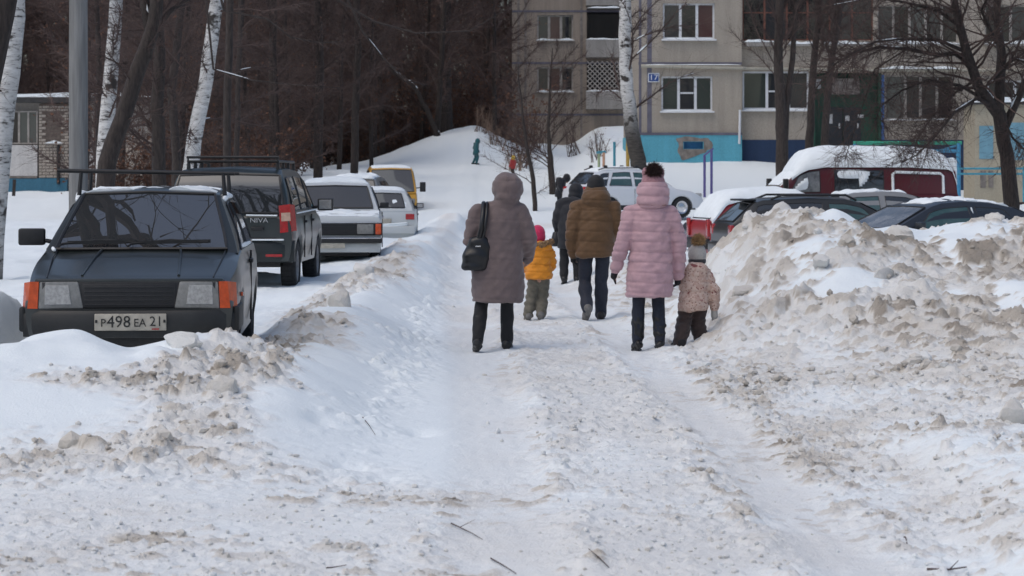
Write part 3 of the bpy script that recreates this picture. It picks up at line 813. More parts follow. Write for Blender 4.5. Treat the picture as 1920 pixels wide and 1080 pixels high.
# entrance: green boarded porch with a dark double door
x0, x1 = DO[0], DO[1]
m = MB(); m.bbox(x0, x1, Y2 + .55, Y2 + .6, DO[2], DO[3]); m.build('porch_back', M['green'], b17)
for a in (x0, x1): 
    m = MB(); m.bbox(a - .05, a + .05, Y2 - .05, Y2 + .55, DO[2], DO[3]); m.build('porch_side', M['green'], b17)
m = MB(); m.bbox(bx(1556), bx(1616), Y2 + .25, Y2 + .3, bz(176), bz(146)); m.build('transom_panel', M['concrete'], b17)
for (a, b) in ((1553, 1585), (1587, 1620)):
    m = MB(); m.bbox(bx(a), bx(b), Y2 + .47, Y2 + .53, DO[2], bz(200)); d = m.build('door', M['door'], b17)
    m = MB(); m.bbox(bx(b) - .16, bx(b) - .1, Y2 + .42, Y2 + .47, bz(240), bz(230)); m.build('handle', M['chrome'], d)
for (a, b, c, d) in ((1551, 1566, 213, 231), (1590, 1598, 216, 226), (1614, 1625, 214, 220), (1532, 1544, 147, 165)):
    m = MB(); m.bbox(bx(a), bx(b), Y2 + .44, Y2 + .446, bz(d), bz(c)); m.build('notice', M['paper'], b17)
m = MB(); m.bbox(bx(1655), bx(1660), Y2 - .08, Y2 + .02, bz(262), bz(140)); m.build('blue_pipe', plain('blue_paint', (.04, .1, .26), .6, .2, 4), b17)
# house number
m = MB(); m.bbox(bx(1216), bx(1235), YB - .05, YB - .012, bz(153), bz(138)); pl = m.build('number_plate', M['signblue'], b17)
m = MB(); x0, x1, z0, z1 = bx(1215), bx(1236), bz(154), bz(137)
for q in ((x0, x1, z0, z0 + .03), (x0, x1, z1 - .03, z1)): m.bbox(q[0], q[1], YB - .054, YB - .01, q[2], q[3])
for q in ((x0, x0 + .03, z0 + .03, z1 - .03), (x1 - .03, x1, z0 + .03, z1 - .03)): m.bbox(q[0], q[1], YB - .054, YB - .01, q[2], q[3])
m.build('plate_border', M['signwhite'], pl)
text_part('number', '17', M['signwhite'], pl, (bx(1225.5), YB - .054, bz(145.5)), (R(90), 0, 0), .30, .003, 1.15)

# ---- the old block behind, set far back
YF = 131.0
def fx(px): return (px - 960) / F * YF
def fz(py): return CAMZ - (py - HOR) / F * YF
bf = empty('apartment_building', (0, 0, 0))
tag(bf, 'weathered beige apartment block with small balconies behind the birch', 'building')
x0, x1 = fx(960), fx(1240)
ff = fz(75) - fz(172)
wins, bals = [], []
for k in range(-1, 4):
    dz = ff * (k - 0)
    wins.append((fx(1007), fx(1075), fz(172) + dz, fz(125) + dz)); bals.append((fx(1100), fx(1164), fz(172) + dz, fz(115) + dz))
wins = [w for w in wins if w[2] > 3.6]; bals = [w for w in bals if w[2] > 3.6]
holed_wall('wall', M['wall_far'], bf, x0, x1, 2.0, 17, wins + bals, YF, .3)
m = MB(); m.add([(x0, YF, 2), (x0, YF + 11, 2), (x0, YF + 11, 17), (x0, YF, 17)], [(0, 3, 2, 1)]); m.build('end_wall', M['wall_far'], bf)
m = MB(); m.bbox(x0 - .2, x1, YF - .3, YF + 11, 17, 17.4); m.build('roof', M['roof'], bf)
for w in wins: window(bf, w, YF, (.33, .66), ['pane', 'pane_red', 'pane_dark'], frame='oldwood', fw=.09, snow=.12)
for i, w in enumerate(bals):
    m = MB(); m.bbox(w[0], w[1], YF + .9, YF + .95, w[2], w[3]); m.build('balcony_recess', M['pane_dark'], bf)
    m = MB(); m.bbox(w[0] - .05, w[1] + .05, YF - .55, YF - .47, w[2] - .95, w[2]); bp_ = m.build('balcony_front', M['balcony'], bf)
    m = MB(); m.bbox(w[0] - .05, w[1] + .05, YF - .47, YF, w[2] - 1.0, w[2] - .9); m.build('balcony_slab', M['concrete'], bf)
    snow_ledge(w[0] - .05, w[1] + .05, YF - .56, YF - .46, w[2], .08, bf, i)
    if abs(w[2] - fz(172)) < .1:      # the balcony with a lattice of crossed bars
        n = 7; wd = w[1] - w[0]; hd = w[3] - w[2]
        for sgn in (1, -1):
            for k in range(-n, n * 2):
                xa = w[0] + k * wd / n; pts = []
                for t in (0, 1): pts.append((xa + sgn * (t - (0 if sgn > 0 else 1)) * hd * 1.0 * (1 if sgn > 0 else 1), w[2] + t * hd))
                (xa_, za_), (xb_, zb_) = pts
                # clip to the opening
                tt = [0, 1]
                dx = xb_ - xa_
                lo_, hi_ = sorted(((w[0] - xa_) / dx, (w[1] - xa_) / dx)); lo_ = max(lo_, 0); hi_ = min(hi_, 1)
                if hi_ - lo_ < .05: continue
                m = MB(); m.bar((xa_ + dx * lo_, YF - .45 + .012 * sgn, za_ + (zb_ - za_) * lo_), (xa_ + dx * hi_, YF - .45 + .012 * sgn, za_ + (zb_ - za_) * hi_), .02, .05)
                m.build('lattice_bar', M['oldwood'], bf)
    else:
        m = MB(); m.bbox(w[0], w[1], YF - .6, YF - .2, w[3] - .02, w[3] + .05); m.build('balcony_canopy', M['roof'], bf); snow_ledge(w[0], w[1], YF - .6, YF - .2, w[3] + .05, .12, bf, i + 3)
for px in (972, 985, 1090):
    m = MB(); m.bbox(fx(px) - .06, fx(px) + .06, YF - .02, YF + .02, 2, 17); m.build('seam', M['concrete'], bf)
for k in range(5):
    m = MB(); zz = fz(118) + ff * (k - 1); m.bbox(x0, x1, YF - .025, YF + .02, zz - .05, zz + .05); m.build('seam', M['seam'], bf)

# ---- low brick house on the left
YG = 108.0
def lx(px): return (px - 960) / F * YG
def lz(py): return CAMZ - (py - HOR) / F * YG
M['brick'] = plain('silicate_brick', (.40, .35, .30), .9, .3, 2.2, bmp=.01)
M['mortar'] = plain('mortar', (.13, .105, .09), .95, .3, 9)
M['white_wall'] = facade_mat('whitewashed_panel', (.60, .58, .56), .5)
M['blue_base'] = facade_mat('blue_base', (.05, .16, .24), .4)
M['wall_left'] = facade_mat('left_plaster', (.36, .33, .30), .5)
bl = empty('brick_house', (0, 0, 0))
tag(bl, 'pale house with brick piers and white balcony panels behind the left birches', 'building')
m = MB(); m.bbox(lx(-260), lx(300), YG + .3, YG + 9, -.5, 4.75); m.build('wall', M['wall_left'], bl)
m = MB(); m.bbox(lx(-262), lx(302), YG - .3, YG + 9.2, 4.75, 5.0); m.build('roof', M['roof'], bl)
m = MB(); m.bbox(lx(-20), lx(126), YG - .06, YG + .29, -.3, lz(334)); m.build('plinth', M['blue_base'], bl)
for a, b in ((0, 70), (-150, -90), (165, 200)):
    for k in range(1):
        dz = k * 2.85
        m = MB(); m.bbox(lx(a), lx(b), YG - .02, YG + .1, lz(330) + dz, lz(272) + dz); m.build('balcony_front', M['white_wall'], bl)
        m = MB(); m.bbox(lx(a) - .02, lx(b), YG - .06, YG + .15, lz(335) + dz, lz(330.5) + dz); m.build('balcony_slab', M['concrete'], bl)
        window(bl, (lx(a), lx(b), lz(270) + dz, lz(208) + dz), YG - .05, (.25, .5, .75), ['pane_net', 'pane', 'pane_net'], frame='oldwood', fw=.06, sill=False)
pier = empty('brick_pier', (0, 0, 0), parent=bl)
m = MB(); m.bbox(lx(73) + .01, lx(129) - .01, YG + .015, YG + .28, lz(333), 4.7); m.build('mortar_core', M['mortar'], pier)
bw, bh = .33, .135
brick_me = None
winp = (lx(88), lx(116), lz(268), lz(210))
zc = lz(333); row = 0
while zc < lz(200):
    xx = lx(73) - (bw / 2 if row % 2 else 0)
    while xx < lx(129) - .02:
        a, b = max(xx, lx(73)), min(xx + bw - .035, lx(129))
        if b - a > .06 and not (a < winp[1] - .05 and b > winp[0] + .05 and winp[2] < zc + .05 < winp[3]):
            if brick_me is None:
                t_ = MB(); t_.box((0, 0, 0), (1, 1, 1)); brick_me = t_.mesh('brick'); brick_me.materials.append(M['brick'])
            o = link_mesh('brick', brick_me, None, pier); o.location = ((a + b) / 2, YG + .12 - random.random() * .012, zc + .05); o.scale = (b - a, .25, .1)
        xx += bw
    zc += bh; row += 1
window(bl, winp, YG - .02, (.5,), ['pane_dark'], frame='oldwood', fw=.05, sill=True, snow=.1, depth=.05)
m = MB(); m.tube([(lx(110), YG - .1, lz(268)), (lx(110), YG - .1, lz(345))], .07, 8); m.build('down_pipe', M['black'], bl, smooth=60)
snow_ledge(lx(-262), lx(302), YG - .3, YG + 4, 5.0, .25, bl, 4)
# blue scrawl painted on the wall
m = MB()
sc = [(232, 298), (238, 282), (246, 276), (250, 290), (240, 300), (236, 288), (252, 278), (262, 280), (256, 292), (246, 298)]
m.tube([(lx(a), YG + .29, lz(b)) for a, b in sc], .07, 5); m.build('painted_scrawl', plain('spray_blue', (.07, .2, .42), .7, .3, 4), bl)
m = MB(); m.bbox(lx(210), lx(285), YG + .2, YG + .296, lz(330), lz(262)); m.build('wall_panel', M['brick'], bl)
m = MB(); m.bar((lx(77), YG - 6, .45), (lx(79), YG - 6, 1.35), .12); tag(m.build('stump_post', M['bark']), 'short rusty post in the snow before the brick pier', 'post')

# ---- painted wall at the right edge
YM = 88.0
def mx(px): return (px - 960) / F * YM
def mz(py): return CAMZ - (py - HOR) / F * YM
mw = empty('painted_shed', (0, 0, 0)); tag(mw, 'pale yellow shed with light blue panels behind the right tree', 'shed')
m = MB(); m.bbox(mx(1828), mx(2010), YM, YM + 2.2, .2, mz(196)); m.build('wall', facade_mat('pale_yellow', (.42, .37, .28), .3), mw)
for a, b, c, d in ((1836, 1862, 298, 236), (1880, 1925, 300, 230), (1940, 1980, 300, 232)):
    m = MB(); m.bbox(mx(a), mx(b), YM - .03, YM + .02, mz(c), mz(d)); m.build('panel', plain('panel_lightblue', (.16, .32, .40), .7, .15, 3), mw)
for a, b in ((1838, 1848), (1853, 1862)):
    m = MB(); m.bbox(mx(a), mx(b), YM - .035, YM + .02, mz(352), mz(320)); m.build('post', M['concrete'], mw)
m = MB(); m.bbox(mx(1822), mx(2016), YM - .2, YM + 2.3, mz(196), mz(192)); m.build('roof', M['roof'], mw)
snow_ledge(mx(1822), mx(2016), YM - .2, YM + 2.3, mz(192), .22, mw, 2)

# ---- frames and rails of the yard
def frame_obj(name, label, cat, bars, group=None):
    r = empty(name, bars[0][1]); off = Vector(bars[0][1])
    for (pn, a, b, rad, mat) in bars:
        m = MB(); m.tube([Vector(a) - off, Vector(b) - off], rad, 8); m.build(pn, mat, r, smooth=60)
    tag(r, label, cat, group); return r
C_ = lambda n, c: plain(n, c, .55, .2, 6)
cg, cb, cp, ct, cy_ = C_('paint_green', (.03, .32, .20)), C_('paint_blue', (.05, .25, .42)), C_('paint_purple', (.10, .085, .25)), C_('paint_turquoise', (.05, .27, .36)), C_('paint_yellow', (.45, .29, .06))
Yk = 72.0
frame_obj('playground_frame', 'blue and green playground frame behind the red van', 'frame', [
    ('post', pp(1797, 380, Yk), pp(1797, 268, Yk), .07, cb), ('beam', pp(1600, 268, Yk), pp(1803, 268, Yk), .055, cg), ('post', pp(1603, 380, Yk), pp(1603, 270, Yk), .06, cb),
    ('brace', pp(1797, 272, Yk + .1), pp(1700, 300, Yk + 1), .03, cb), ('panel_rail', pp(1690, 283, Yk), pp(1797, 283, Yk), .05, cb)])
frame_obj('railing', 'turquoise double railing left of the right tree trunk', 'railing', [
    ('rail', pp(1795, 316, 70), pp(1990, 316, 70), .03, ct), ('rail', pp(1795, 326, 70), pp(1990, 326, 70), .03, ct), ('post', pp(1788, 372, 70), pp(1788, 314, 70), .05, cp), ('post', pp(1920, 380, 70), pp(1920, 312, 70), .04, ct)])
frame_obj('carpet_frame', 'thin purple carpet hanging frame before the turquoise plinth', 'frame', [
    ('post', pp(1321, 370, 82), pp(1321, 292, 82), .045, cp), ('post', pp(1334, 372, 81), pp(1334, 280, 81), .045, cp), ('top_bar', pp(1320, 292, 82), pp(1337, 279, 81), .03, cp)])
frame_obj('carpet_frame', 'small pale green frame with orange post behind the white car', 'frame', [
    ('post', pp(1123, 330, 92), pp(1123, 287, 92), .05, C_('paint_palegreen', (.35, .42, .25))), ('post', pp(1132, 330, 91), pp(1132, 286, 91), .05, C_('paint_orange', (.5, .28, .18))), ('top_bar', pp(1120, 286, 92), pp(1134, 285, 91), .05, ct)])
frame_obj('gas_riser', 'yellow pipe beside the birch foot at the building corner', 'pipe', [('pipe', pp(1177, 322, 93), pp(1177, 262, 93), .07, cy_)])
frame_obj('corner_post', 'thin dark blue post at the left corner of the turquoise plinth', 'post', [('post', pp(1152, 322, 93), pp(1152, 266, 93), .05, ct)])

# ---- concrete lamp pole
pb = pp(147, 0, 34); g = gz(pb.x, 34)
r = empty('utility_pole', (pb.x, 34, g)); tag(r, 'grey concrete utility pole behind the dark hatchback', 'pole')
m = MB(); m.tube([(0, 0, -.3), (0, 0, 3), (0, 0, 9.5)], [.137, .132, .105], 20); m.build('shaft', plain('pole_concrete', (.20, .20, .195), .85, .25, 3, bmp=.01, stretch=(6, 6, .4)), r, smooth=60)
m = MB(); m.tube([(0, 0, 9.4), (0, 0, 9.9), (.5, -.6, 10.2), (.8, -1.0, 10.2)], .03, 8); m.build('arm', M['steel'], r, smooth=60)
m = MB(); m.ball((1.0, -1.25, 10.2), (.2, .28, .08)); m.build('lamp_head', M['steel'], r, smooth=60)
# ------------------------------------------------------------------ trees
class Wood:
    """collects tapered limbs and twigs"""
    def __init__(s, seed): s.rng = np.random.default_rng(seed); s.limbs = []; s.tw = []   # twigs: p0,p1,r
    def limb(s, pts, r0, r1, lvl):
        pts = np.asarray(pts, float); n = len(pts); s.limbs.append((pts, np.linspace(r0, r1, n) if not hasattr(r0, '__len__') else np.asarray(r0), lvl))
    def path(s, p, d, L, n, wig, grav):
        pts = [np.array(p, float)]; d = np.array(d, float); d /= np.linalg.norm(d)
        for i in range(n):
            d = d + s.rng.normal(size=3) * wig + np.array([0, 0, grav]); d /= np.linalg.norm(d); pts.append(pts[-1] + d * L / n)
        return np.array(pts)
    def side(s, pts, t, ang, az=None):
        n = len(pts) - 1; k = min(int(t * n), n - 1); fr = t * n - k
        p = pts[k] * (1 - fr) + pts[k + 1] * fr; tg = pts[k + 1] - pts[k]; tg /= np.linalg.norm(tg)
        v = s.rng.normal(size=3); v -= tg * (v @ tg); v /= np.linalg.norm(v)
        return p, tg * math.cos(ang) + v * math.sin(ang)
    def branches(s, pts, r, count, t0, t1, L, ang, wig, grav, lvl, n=6, taper=.5):
        out = []
        for i in range(count):
            t = t0 + (t1 - t0) * (i + s.rng.random()) / count
            p, d = s.side(pts, t, ang * s.rng.uniform(.75, 1.25))
            l = L * (1 - taper * (t - t0) / max(t1 - t0, .01)) * s.rng.uniform(.65, 1.2)
            q = s.path(p, d, l, n, wig, grav); s.limb(q, r * (1 - .5 * t) , r * .2, lvl); out.append(q)
        return out
    def twigs(s, pts, count, L, r, ang=.8, grav=-.05, t0=.15, seg=2):
        rng = s.rng; n = len(pts) - 1
        t = t0 + (1 - t0) * rng.random(count); k = np.minimum((t * n).astype(int), n - 1); fr = (t * n - k)[:, None]
        p = pts[k] * (1 - fr) + pts[k + 1] * fr; tg = pts[k + 1] - pts[k]; tg /= np.linalg.norm(tg, axis=1)[:, None]
        v = rng.normal(size=(count, 3)); v -= tg * (v * tg).sum(1)[:, None]; v /= np.linalg.norm(v, axis=1)[:, None]
        a = ang * rng.uniform(.5, 1.4, count)[:, None]; d = tg * np.cos(a) + v * np.sin(a)
        l = L * rng.uniform(.4, 1.2, count)[:, None]
        for j in range(seg):
            d = d + rng.normal(size=(count, 3)) * .18 + np.array([0, 0, grav]); d /= np.linalg.norm(d, axis=1)[:, None]
            p2 = p + d * l / seg; s.tw.append((p, p2, r * (1 - j / seg))); p = p2
        return p
    def limb_mesh(s, name, lv, sides=(10, 7, 5, 4)):
        m = MB()
        for pts, rad, l in s.limbs:
            if l in lv: m.tube(pts, list(rad), sides[min(l, 3)], cap=True)
        me = bpy.data.meshes.new(name); me.from_pydata(m.v, [], m.f); me.update()
        me.polygons.foreach_set('use_smooth', [True] * len(me.polygons)); return me
    def crown_mesh(s, name, lv, mats, leaves=0, leaf=.05, leafpts=None, sides=4):
        V, Q, T = [], [], []; b = 0
        mi = []
        m = MB()
        for pts, rad, l in s.limbs:
            if l in lv: m.tube(pts, list(rad), sides, cap=False)
        if m.v:
            V.append(np.array([tuple(p) for p in m.v])); Q.append(np.array(m.f)); b += len(m.v)
        if s.tw:
            P0 = np.concatenate([a for a, _, _ in s.tw]); P1 = np.concatenate([c for _, c, _ in s.tw]); rr = np.concatenate([np.full(len(a), r) for a, _, r in s.tw])
            d = P1 - P0; ref = np.where(np.abs(d[:, 2:3]) > .8 * np.linalg.norm(d, axis=1)[:, None], np.array([[1., 0, 0]]), np.array([[0, 0, 1.]]))
            u_ = np.cross(d, ref); u_ /= np.linalg.norm(u_, axis=1)[:, None] + 1e-9; w_ = np.cross(d, u_); w_ /= np.linalg.norm(w_, axis=1)[:, None] + 1e-9
            N = len(P0); vv = np.empty((N, 4, 3)); 
            for k in range(3):
                a = 2.0944 * k; vv[:, k] = P0 + (u_ * math.cos(a) + w_ * math.sin(a)) * rr[:, None]
            vv[:, 3] = P1
            base = b + np.arange(N)[:, None] * 4
            T.append(np.concatenate([base + np.array([[0, 1, 3]]), base + np.array([[1, 2, 3]]), base + np.array([[2, 0, 3]])]))
            V.append(vv.reshape(-1, 3)); b += N * 4
        nw = (len(np.concatenate(Q)) if Q else 0) + (len(np.concatenate(T)) if T else 0)
        if leaves:
            src = np.concatenate([c for _, c, _ in s.tw]); sel = src[s.rng.integers(len(src), size=leaves)] + s.rng.normal(size=(leaves, 3)) * .03
            e1 = s.rng.normal(size=(leaves, 3)); e1 /= np.linalg.norm(e1, axis=1)[:, None]; e2 = np.cross(e1, s.rng.normal(size=(leaves, 3))); e2 /= np.linalg.norm(e2, axis=1)[:, None]
            sz = leaf * s.rng.uniform(.5, 1.3, (leaves, 1))
            lv_ = np.stack([sel, sel + e1 * sz * .5 + e2 * sz * .4, sel + e1 * sz * 1.1, sel + e1 * sz * .5 - e2 * sz * .4 + np.cross(e1, e2) * sz * .2], 1)
            base = b + np.arange(leaves)[:, None] * 4
            LT = np.concatenate([base + np.array([[0, 1, 2]]), base + np.array([[0, 2, 3]])])
            T.append(LT); V.append(lv_.reshape(-1, 3)); nl = len(LT)
        else: nl = 0
        me = np_mesh(name, np.concatenate(V), np.concatenate(Q) if Q else None, np.concatenate(T) if T else None, smooth=False)
        for mm in mats: me.materials.append(mm)
        if nl:
            ix = np.zeros(len(me.polygons), np.int32); ix[-nl:] = 1; me.polygons.foreach_set('material_index', ix)
        return me

def set_attr(me, name, fn):
    co = np.empty(len(me.vertices) * 3, np.float32); me.vertices.foreach_get('co', co); co = co.reshape(-1, 3)
    a = me.attributes.new(name, 'FLOAT', 'POINT'); a.data.foreach_set('value', fn(co).astype(np.float32))

def snow_on(limbs, name, parent, seed, thick=.5, chance=.4, zmin=-9):
    """strips of snow lying on the upper side of limbs"""
    r_ = random.Random(seed); m = MB()
    for pts, rad, l in limbs:
        for i in range(len(pts) - 1):
            d = pts[i + 1] - pts[i]; L = np.linalg.norm(d)
            if r_.random() > chance or abs(d[2]) / L > .93: continue
            a = Vector(pts[i] + d * .1); b_ = Vector(pts[i] + d * .95)
            q = (rad[i] + rad[i + 1]) / 2; up = Vector((0, 0, q * .62))
            mid = (a + b_) / 2 + up * 1.15
            m.capsule([a + up, mid, b_ + up], [q * thick * .6, q * thick * .9, q * thick * .5], 6)
    return tag(m.build(name, M['snow_plain'], parent, smooth=80), kind='stuff') if m.v else None

def make_tree(name, base, W, trunk_lv, crown_lv, tmat, cmats, label, cat='tree', group=None, leaves=0, leaf=.05, old=None, snow=None):
    r = empty(name, base)
    tm = W.limb_mesh('trunk', trunk_lv); tm.materials.append(tmat)
    if old: set_attr(tm, 'old', old)
    link_mesh('trunk', tm, None, r)
    if W.tw or any(l in crown_lv for _, _, l in W.limbs):
        link_mesh('crown', W.crown_mesh('crown', crown_lv, cmats, leaves, leaf), None, r)
    if snow: snow_on([q for q in W.limbs if q[2] in snow[0]], 'branch_snow', r, 3, snow[1], snow[2])
    tag(r, label, cat, group); return r

# ---- dense wood: variants with twigs from knee height up, copied over the slope
def forest_variant(seed, H):
    W = Wood(seed); rng_ = W.rng
    tr = W.path((0, 0, -.3), (rng_.normal() * .05, rng_.normal() * .05, 1), H, 9, .035, .02)
    W.limb(tr, .125 * H / 15, .03, 0)
    br = W.branches(tr, .05, 34, .10, .98, 3.6, 1.0, .10, .035, 1, 5, .55)
    for q in br: W.twigs(q, 120, 1.0, .0115, .8, .02, .05, 2)
    W.twigs(tr, 120, 1.3, .014, 1.0, .02, .08, 2)
    return W
fv = []
for i, H in enumerate((15, 17, 14, 18)):
    W = forest_variant(50 + i, H)
    tm = W.limb_mesh('trunk', (0,)); tm.materials.append(M['bark'])
    cm = W.crown_mesh('crown', (1,), [M['twig_red'], M['leaf']], 900 if i % 2 else 350, .10)
    fv.append((tm, cm))
rng = np.random.default_rng(77)
spots = []
for row, Y in enumerate((113, 117.5, 122, 127, 132, 138, 145, 153, 162)):
    step = 2.6 if row < 5 else 3.0
    x = -42 + rng.random() * 2
    while x < (-3.2 if row < 2 else (-1.0 if Y < 136 else 7.0)):
        spots.append((x + rng.normal() * .5, Y + rng.normal() * 1.2)); x += step
spots += [(-16.5, 102), (-15, 84), (-14, 95), (-12.6, 104), (-12, 88), (-10.6, 98), (-9.6, 106), (-8.8, 92), (-7.8, 109), (-13.4, 78), (-11, 111), (-14.5, 109), (-6.5, 112)]
spots += [(-22, -14), (-12, -22), (-3, -30), (6, -26), (15, -18), (24, -24), (-30, -28), (0, -44), (-16, -46), (14, -42)]  # out-of-view trees added behind the camera so car glass reflects something darker
for i, (x, Y) in enumerate(spots):
    if -32 < x < -15.5 and 104 < Y < 120: continue
    if x > -9 and 0 < Y < 119 and i < len(spots) - 23: continue
    r = empty('forest_tree', (x, Y, gz(x, Y)), rng.random() * 6.28)
    s_ = rng.uniform(.85, 1.15); r.scale = (s_, s_, s_)
    a = fv[rng.integers(4)]
    link_mesh('trunk', a[0], None, r); link_mesh('crown', a[1], None, r)
    if Y < 0: tag(r, 'bare tree added unseen behind the viewer to darken reflections in the car windows', 'tree', 'unseen trees added behind the viewer')
    else: tag(r, 'bare reddish brown tree of the dense wood behind the yard', 'tree', 'trees of the dense wood')
# the depth of the wood, one mass nobody could count
W = Wood(99); N = 46000
P = np.stack([rng.uniform(-70, 14, N), rng.uniform(168, 184, N), 24 * rng.random(N) ** 1.1 + 2.2], 1)
D = rng.normal(size=(N, 3)) * np.array([.7, .7, 1.2]); D /= np.linalg.norm(D, axis=1)[:, None]
W.tw.append((P, P + D * rng.uniform(1.0, 2.6, (N, 1)), .055))
for i in range(150):
    x, Y = rng.uniform(-70, 14), rng.uniform(165, 184)
    W.limb(W.path((x, Y, 2), (rng.normal() * .04, 0, 1), 24, 3, .03, .02), .2, .05, 1)
tag(link_mesh('far_wood', W.crown_mesh('far_wood', (1,), [M['twig_red']], 0)), 'dark depth of the bare wood beyond the nearer trees', 'wood', kind='stuff')

# brushwood along the edge of the wood
def bush_mesh(seed, H, stems, spread, tw, L, r=.010, leaves=0):
    W = Wood(seed); rg = W.rng
    for i in range(stems):
        a = rg.uniform(0, 6.28); q = W.path((rg.normal() * .06 * stems ** .5, rg.normal() * .06 * stems ** .5, -.15), (math.cos(a) * spread * rg.random(), math.sin(a) * spread * rg.random(), 1), H * rg.uniform(.6, 1.1), 6, .10, .03)
        W.limb(q, .022, .006, 1); W.twigs(q, tw, L, r, .7, .02, .1, 2)
    return W
bv = []
for i in range(3):
    W = bush_mesh(120 + i, 2.6 + .5 * i, 9, .6, 26, .8, .012)
    bv.append(W.crown_mesh('stems', (1,), [M['twig_red'], M['leaf']], 700 if i != 1 else 120, .11))
k = 0
for i in range(64):
    x = rng.uniform(-24, 0.5); Y = rng.uniform(100, 124)
    if -11 < x < -.2 and Y < 125: Y = 126 + rng.random() * 5
    if x < -15 and Y < 113: Y = 111 + 3 * rng.random(); 
    if -32 < x < -15.2: continue
    r = empty('bush', (x, Y, gz(x, Y)), rng.random() * 6.28); link_mesh('stems', bv[i % 3], None, r); s_ = rng.uniform(.8, 1.4); r.scale = (s_, s_, s_)
    tag(r, 'low rusty bush at the edge of the dense wood', 'bush', 'brushwood at the edge of the wood')

for i in range(30):
    x = -8.5 - 6.0 * rng.random(); Y = 84 + 20 * rng.random()
    r = empty('bush', (x, Y, gz(x, Y)), rng.random() * 6.28); link_mesh('stems', bv[i % 3], None, r); s_ = rng.uniform(.7, 1.2); r.scale = (s_, s_, s_)
    tag(r, 'twiggy bush between the trunks behind the left row of cars', 'bush', 'bushes between the trunks behind the parked cars')

def loc(pts, base): return [tuple(Vector(p) - Vector(base)) for p in pts]
def px_tree(name, pix, Y, rads, seed, label, kind, brs, old=None, snow=None, group=None, extra=None, cat='tree', depth=None):
    """trunk traced at its own distance, its real thickness, with limbs and twigs grown on it"""
    P = [pp(a, b, Y + (depth[i] if depth else 0)) for i, (a, b) in enumerate(pix)]
    base = Vector((P[0].x, P[0].y, gz(P[0].x, P[0].y)))
    P[0].z = base.z - .15
    W = Wood(seed); L = loc(P, base)
    pts = []
    for i in range(len(L) - 1):
        for t in (0, .33, .67): pts.append(np.array(L[i]) * (1 - t) + np.array(L[i + 1]) * t + W.rng.normal(size=3) * .012)
    pts.append(np.array(L[-1])); pts = np.array(pts)
    W.limb(pts, list(np.interp(np.linspace(0, 1, len(pts)), np.linspace(0, 1, len(rads)), rads)), 0, 0)
    if extra: extra(W, base, pts)
    for (count, t0, t1, len_, ang, grav, r_, tw, twl, twr) in brs:
        for q in W.branches(pts, r_, count, t0, t1, len_, ang, .12, grav, 2, 6, .4):
            W.twigs(q, tw, twl, twr, .7, grav, .12, 2)
    tm = M['birch'] if kind == 'birch' else M['bark']
    return make_tree(name, base, W, (0, 1), (2, 3), tm, [M['twig'], M['leaf']], label, cat, group, 0, .05, old, snow)

high = lambda n=10, r=.035: [(n, .55, .99, 3.6, .9, -.06, r, 60, .9, .007)]
# left foreground birches and the leaning dark tree; crowns rise above the picture
px_tree('birch_tree', [(-22, 420), (2, 250), (24, 80), (38, -60), (66, -500), (86, -1000)], 34, [.19, .165, .15, .13, .09, .03], 1, 'thick white birch trunk at the left picture edge', 'birch', [(3, .2, .42, 1.6, 1.1, -.03, .02, 40, .7, .006)] + high(16), old=lambda c: .9 * sstep(.8, -.2, c[:, 2]))
px_tree('birch_tree', [(192, 420), (196, 290), (212, 90), (222, -40), (235, -400), (240, -800)], 52, [.19, .175, .15, .135, .08, .03], 2, 'birch trunk between the concrete pole and the leaning dark tree', 'birch', [(10, .25, .6, 2.0, 1.1, -.03, .03, 60, .8, .009)] + high(12))
px_tree('birch_tree', [(345, 420), (356, 305), (380, 180), (398, 70), (412, -40), (450, -500), (470, -900)], 52, [.19, .17, .155, .15, .14, .08, .03], 3, 'slender leaning birch trunk behind the roof rack', 'birch', [(7, .22, .5, 2.3, 1.1, -.03, .03, 40, .8, .009)] + high(12), old=lambda c: .5 * sstep(1.6, 0, c[:, 2]), snow=((2,), 1.1, .08))
px_tree('birch_tree', [(440, 420), (443, 290), (446, 180), (452, 0), (460, -300), (462, -600)], 78, [.10, .09, .08, .07, .05, .03], 4, 'thin grey trunk right of the leaning birch', 'bark', [(14, .25, .9, 2.6, 1.0, -.03, .03, 70, .9, .010)])
px_tree('birch_tree', [(508, 400), (511, 260), (512, 70), (513, -50), (520, -400)], 96, [.16, .15, .14, .13, .06], 5, 'far grey trunk above the rack of the dark estate car', 'bark', [(16, .2, .95, 2.8, 1.0, -.02, .03, 80, .9, .012)])
def fork(W, base, pts):
    for pix, rr in (([(283, 70), (268, -10), (262, -160), (250, -420)], (.10, .03)), ([(283, 66), (318, 22), (352, -2), (420, -60), (520, -200)], (.055, .02)), ([(276, 110), (300, -60), (340, -300)], (.08, .03))):
        q = np.array(loc([pp(a, b, 40 + .3 * i) for i, (a, b) in enumerate(pix)], base)); W.limb(q, rr[0], rr[1], 1); W.twigs(q, 120, 1.1, .007, .9, 0, .25, 2)
px_tree('leaning_tree', [(185, 420), (200, 305), (240, 190), (272, 100), (290, 40), (300, -40), (315, -300), (330, -600)], 40, [.17, .155, .135, .13, .115, .10, .07, .03], 6, 'dark leaning tree trunk with a snowy fork over the hatchback', 'bark', [(6, .2, .5, 1.5, 1.0, -.02, .02, 40, .7, .006)] + high(10), extra=fork, snow=((1,), .75, .6))
px_tree('dark_tree', [(300, 420), (298, 310), (296, 200), (300, 90), (292, -30), (300, -300), (300, -600)], 60, [.2, .17, .16, .14, .13, .08, .03], 7, 'dark twiggy tree between the leaning trunk and the leaning birch', 'bark', [(18, .15, .6, 2.6, .9, 0, .04, 60, 1.0, .010)] + high(12))
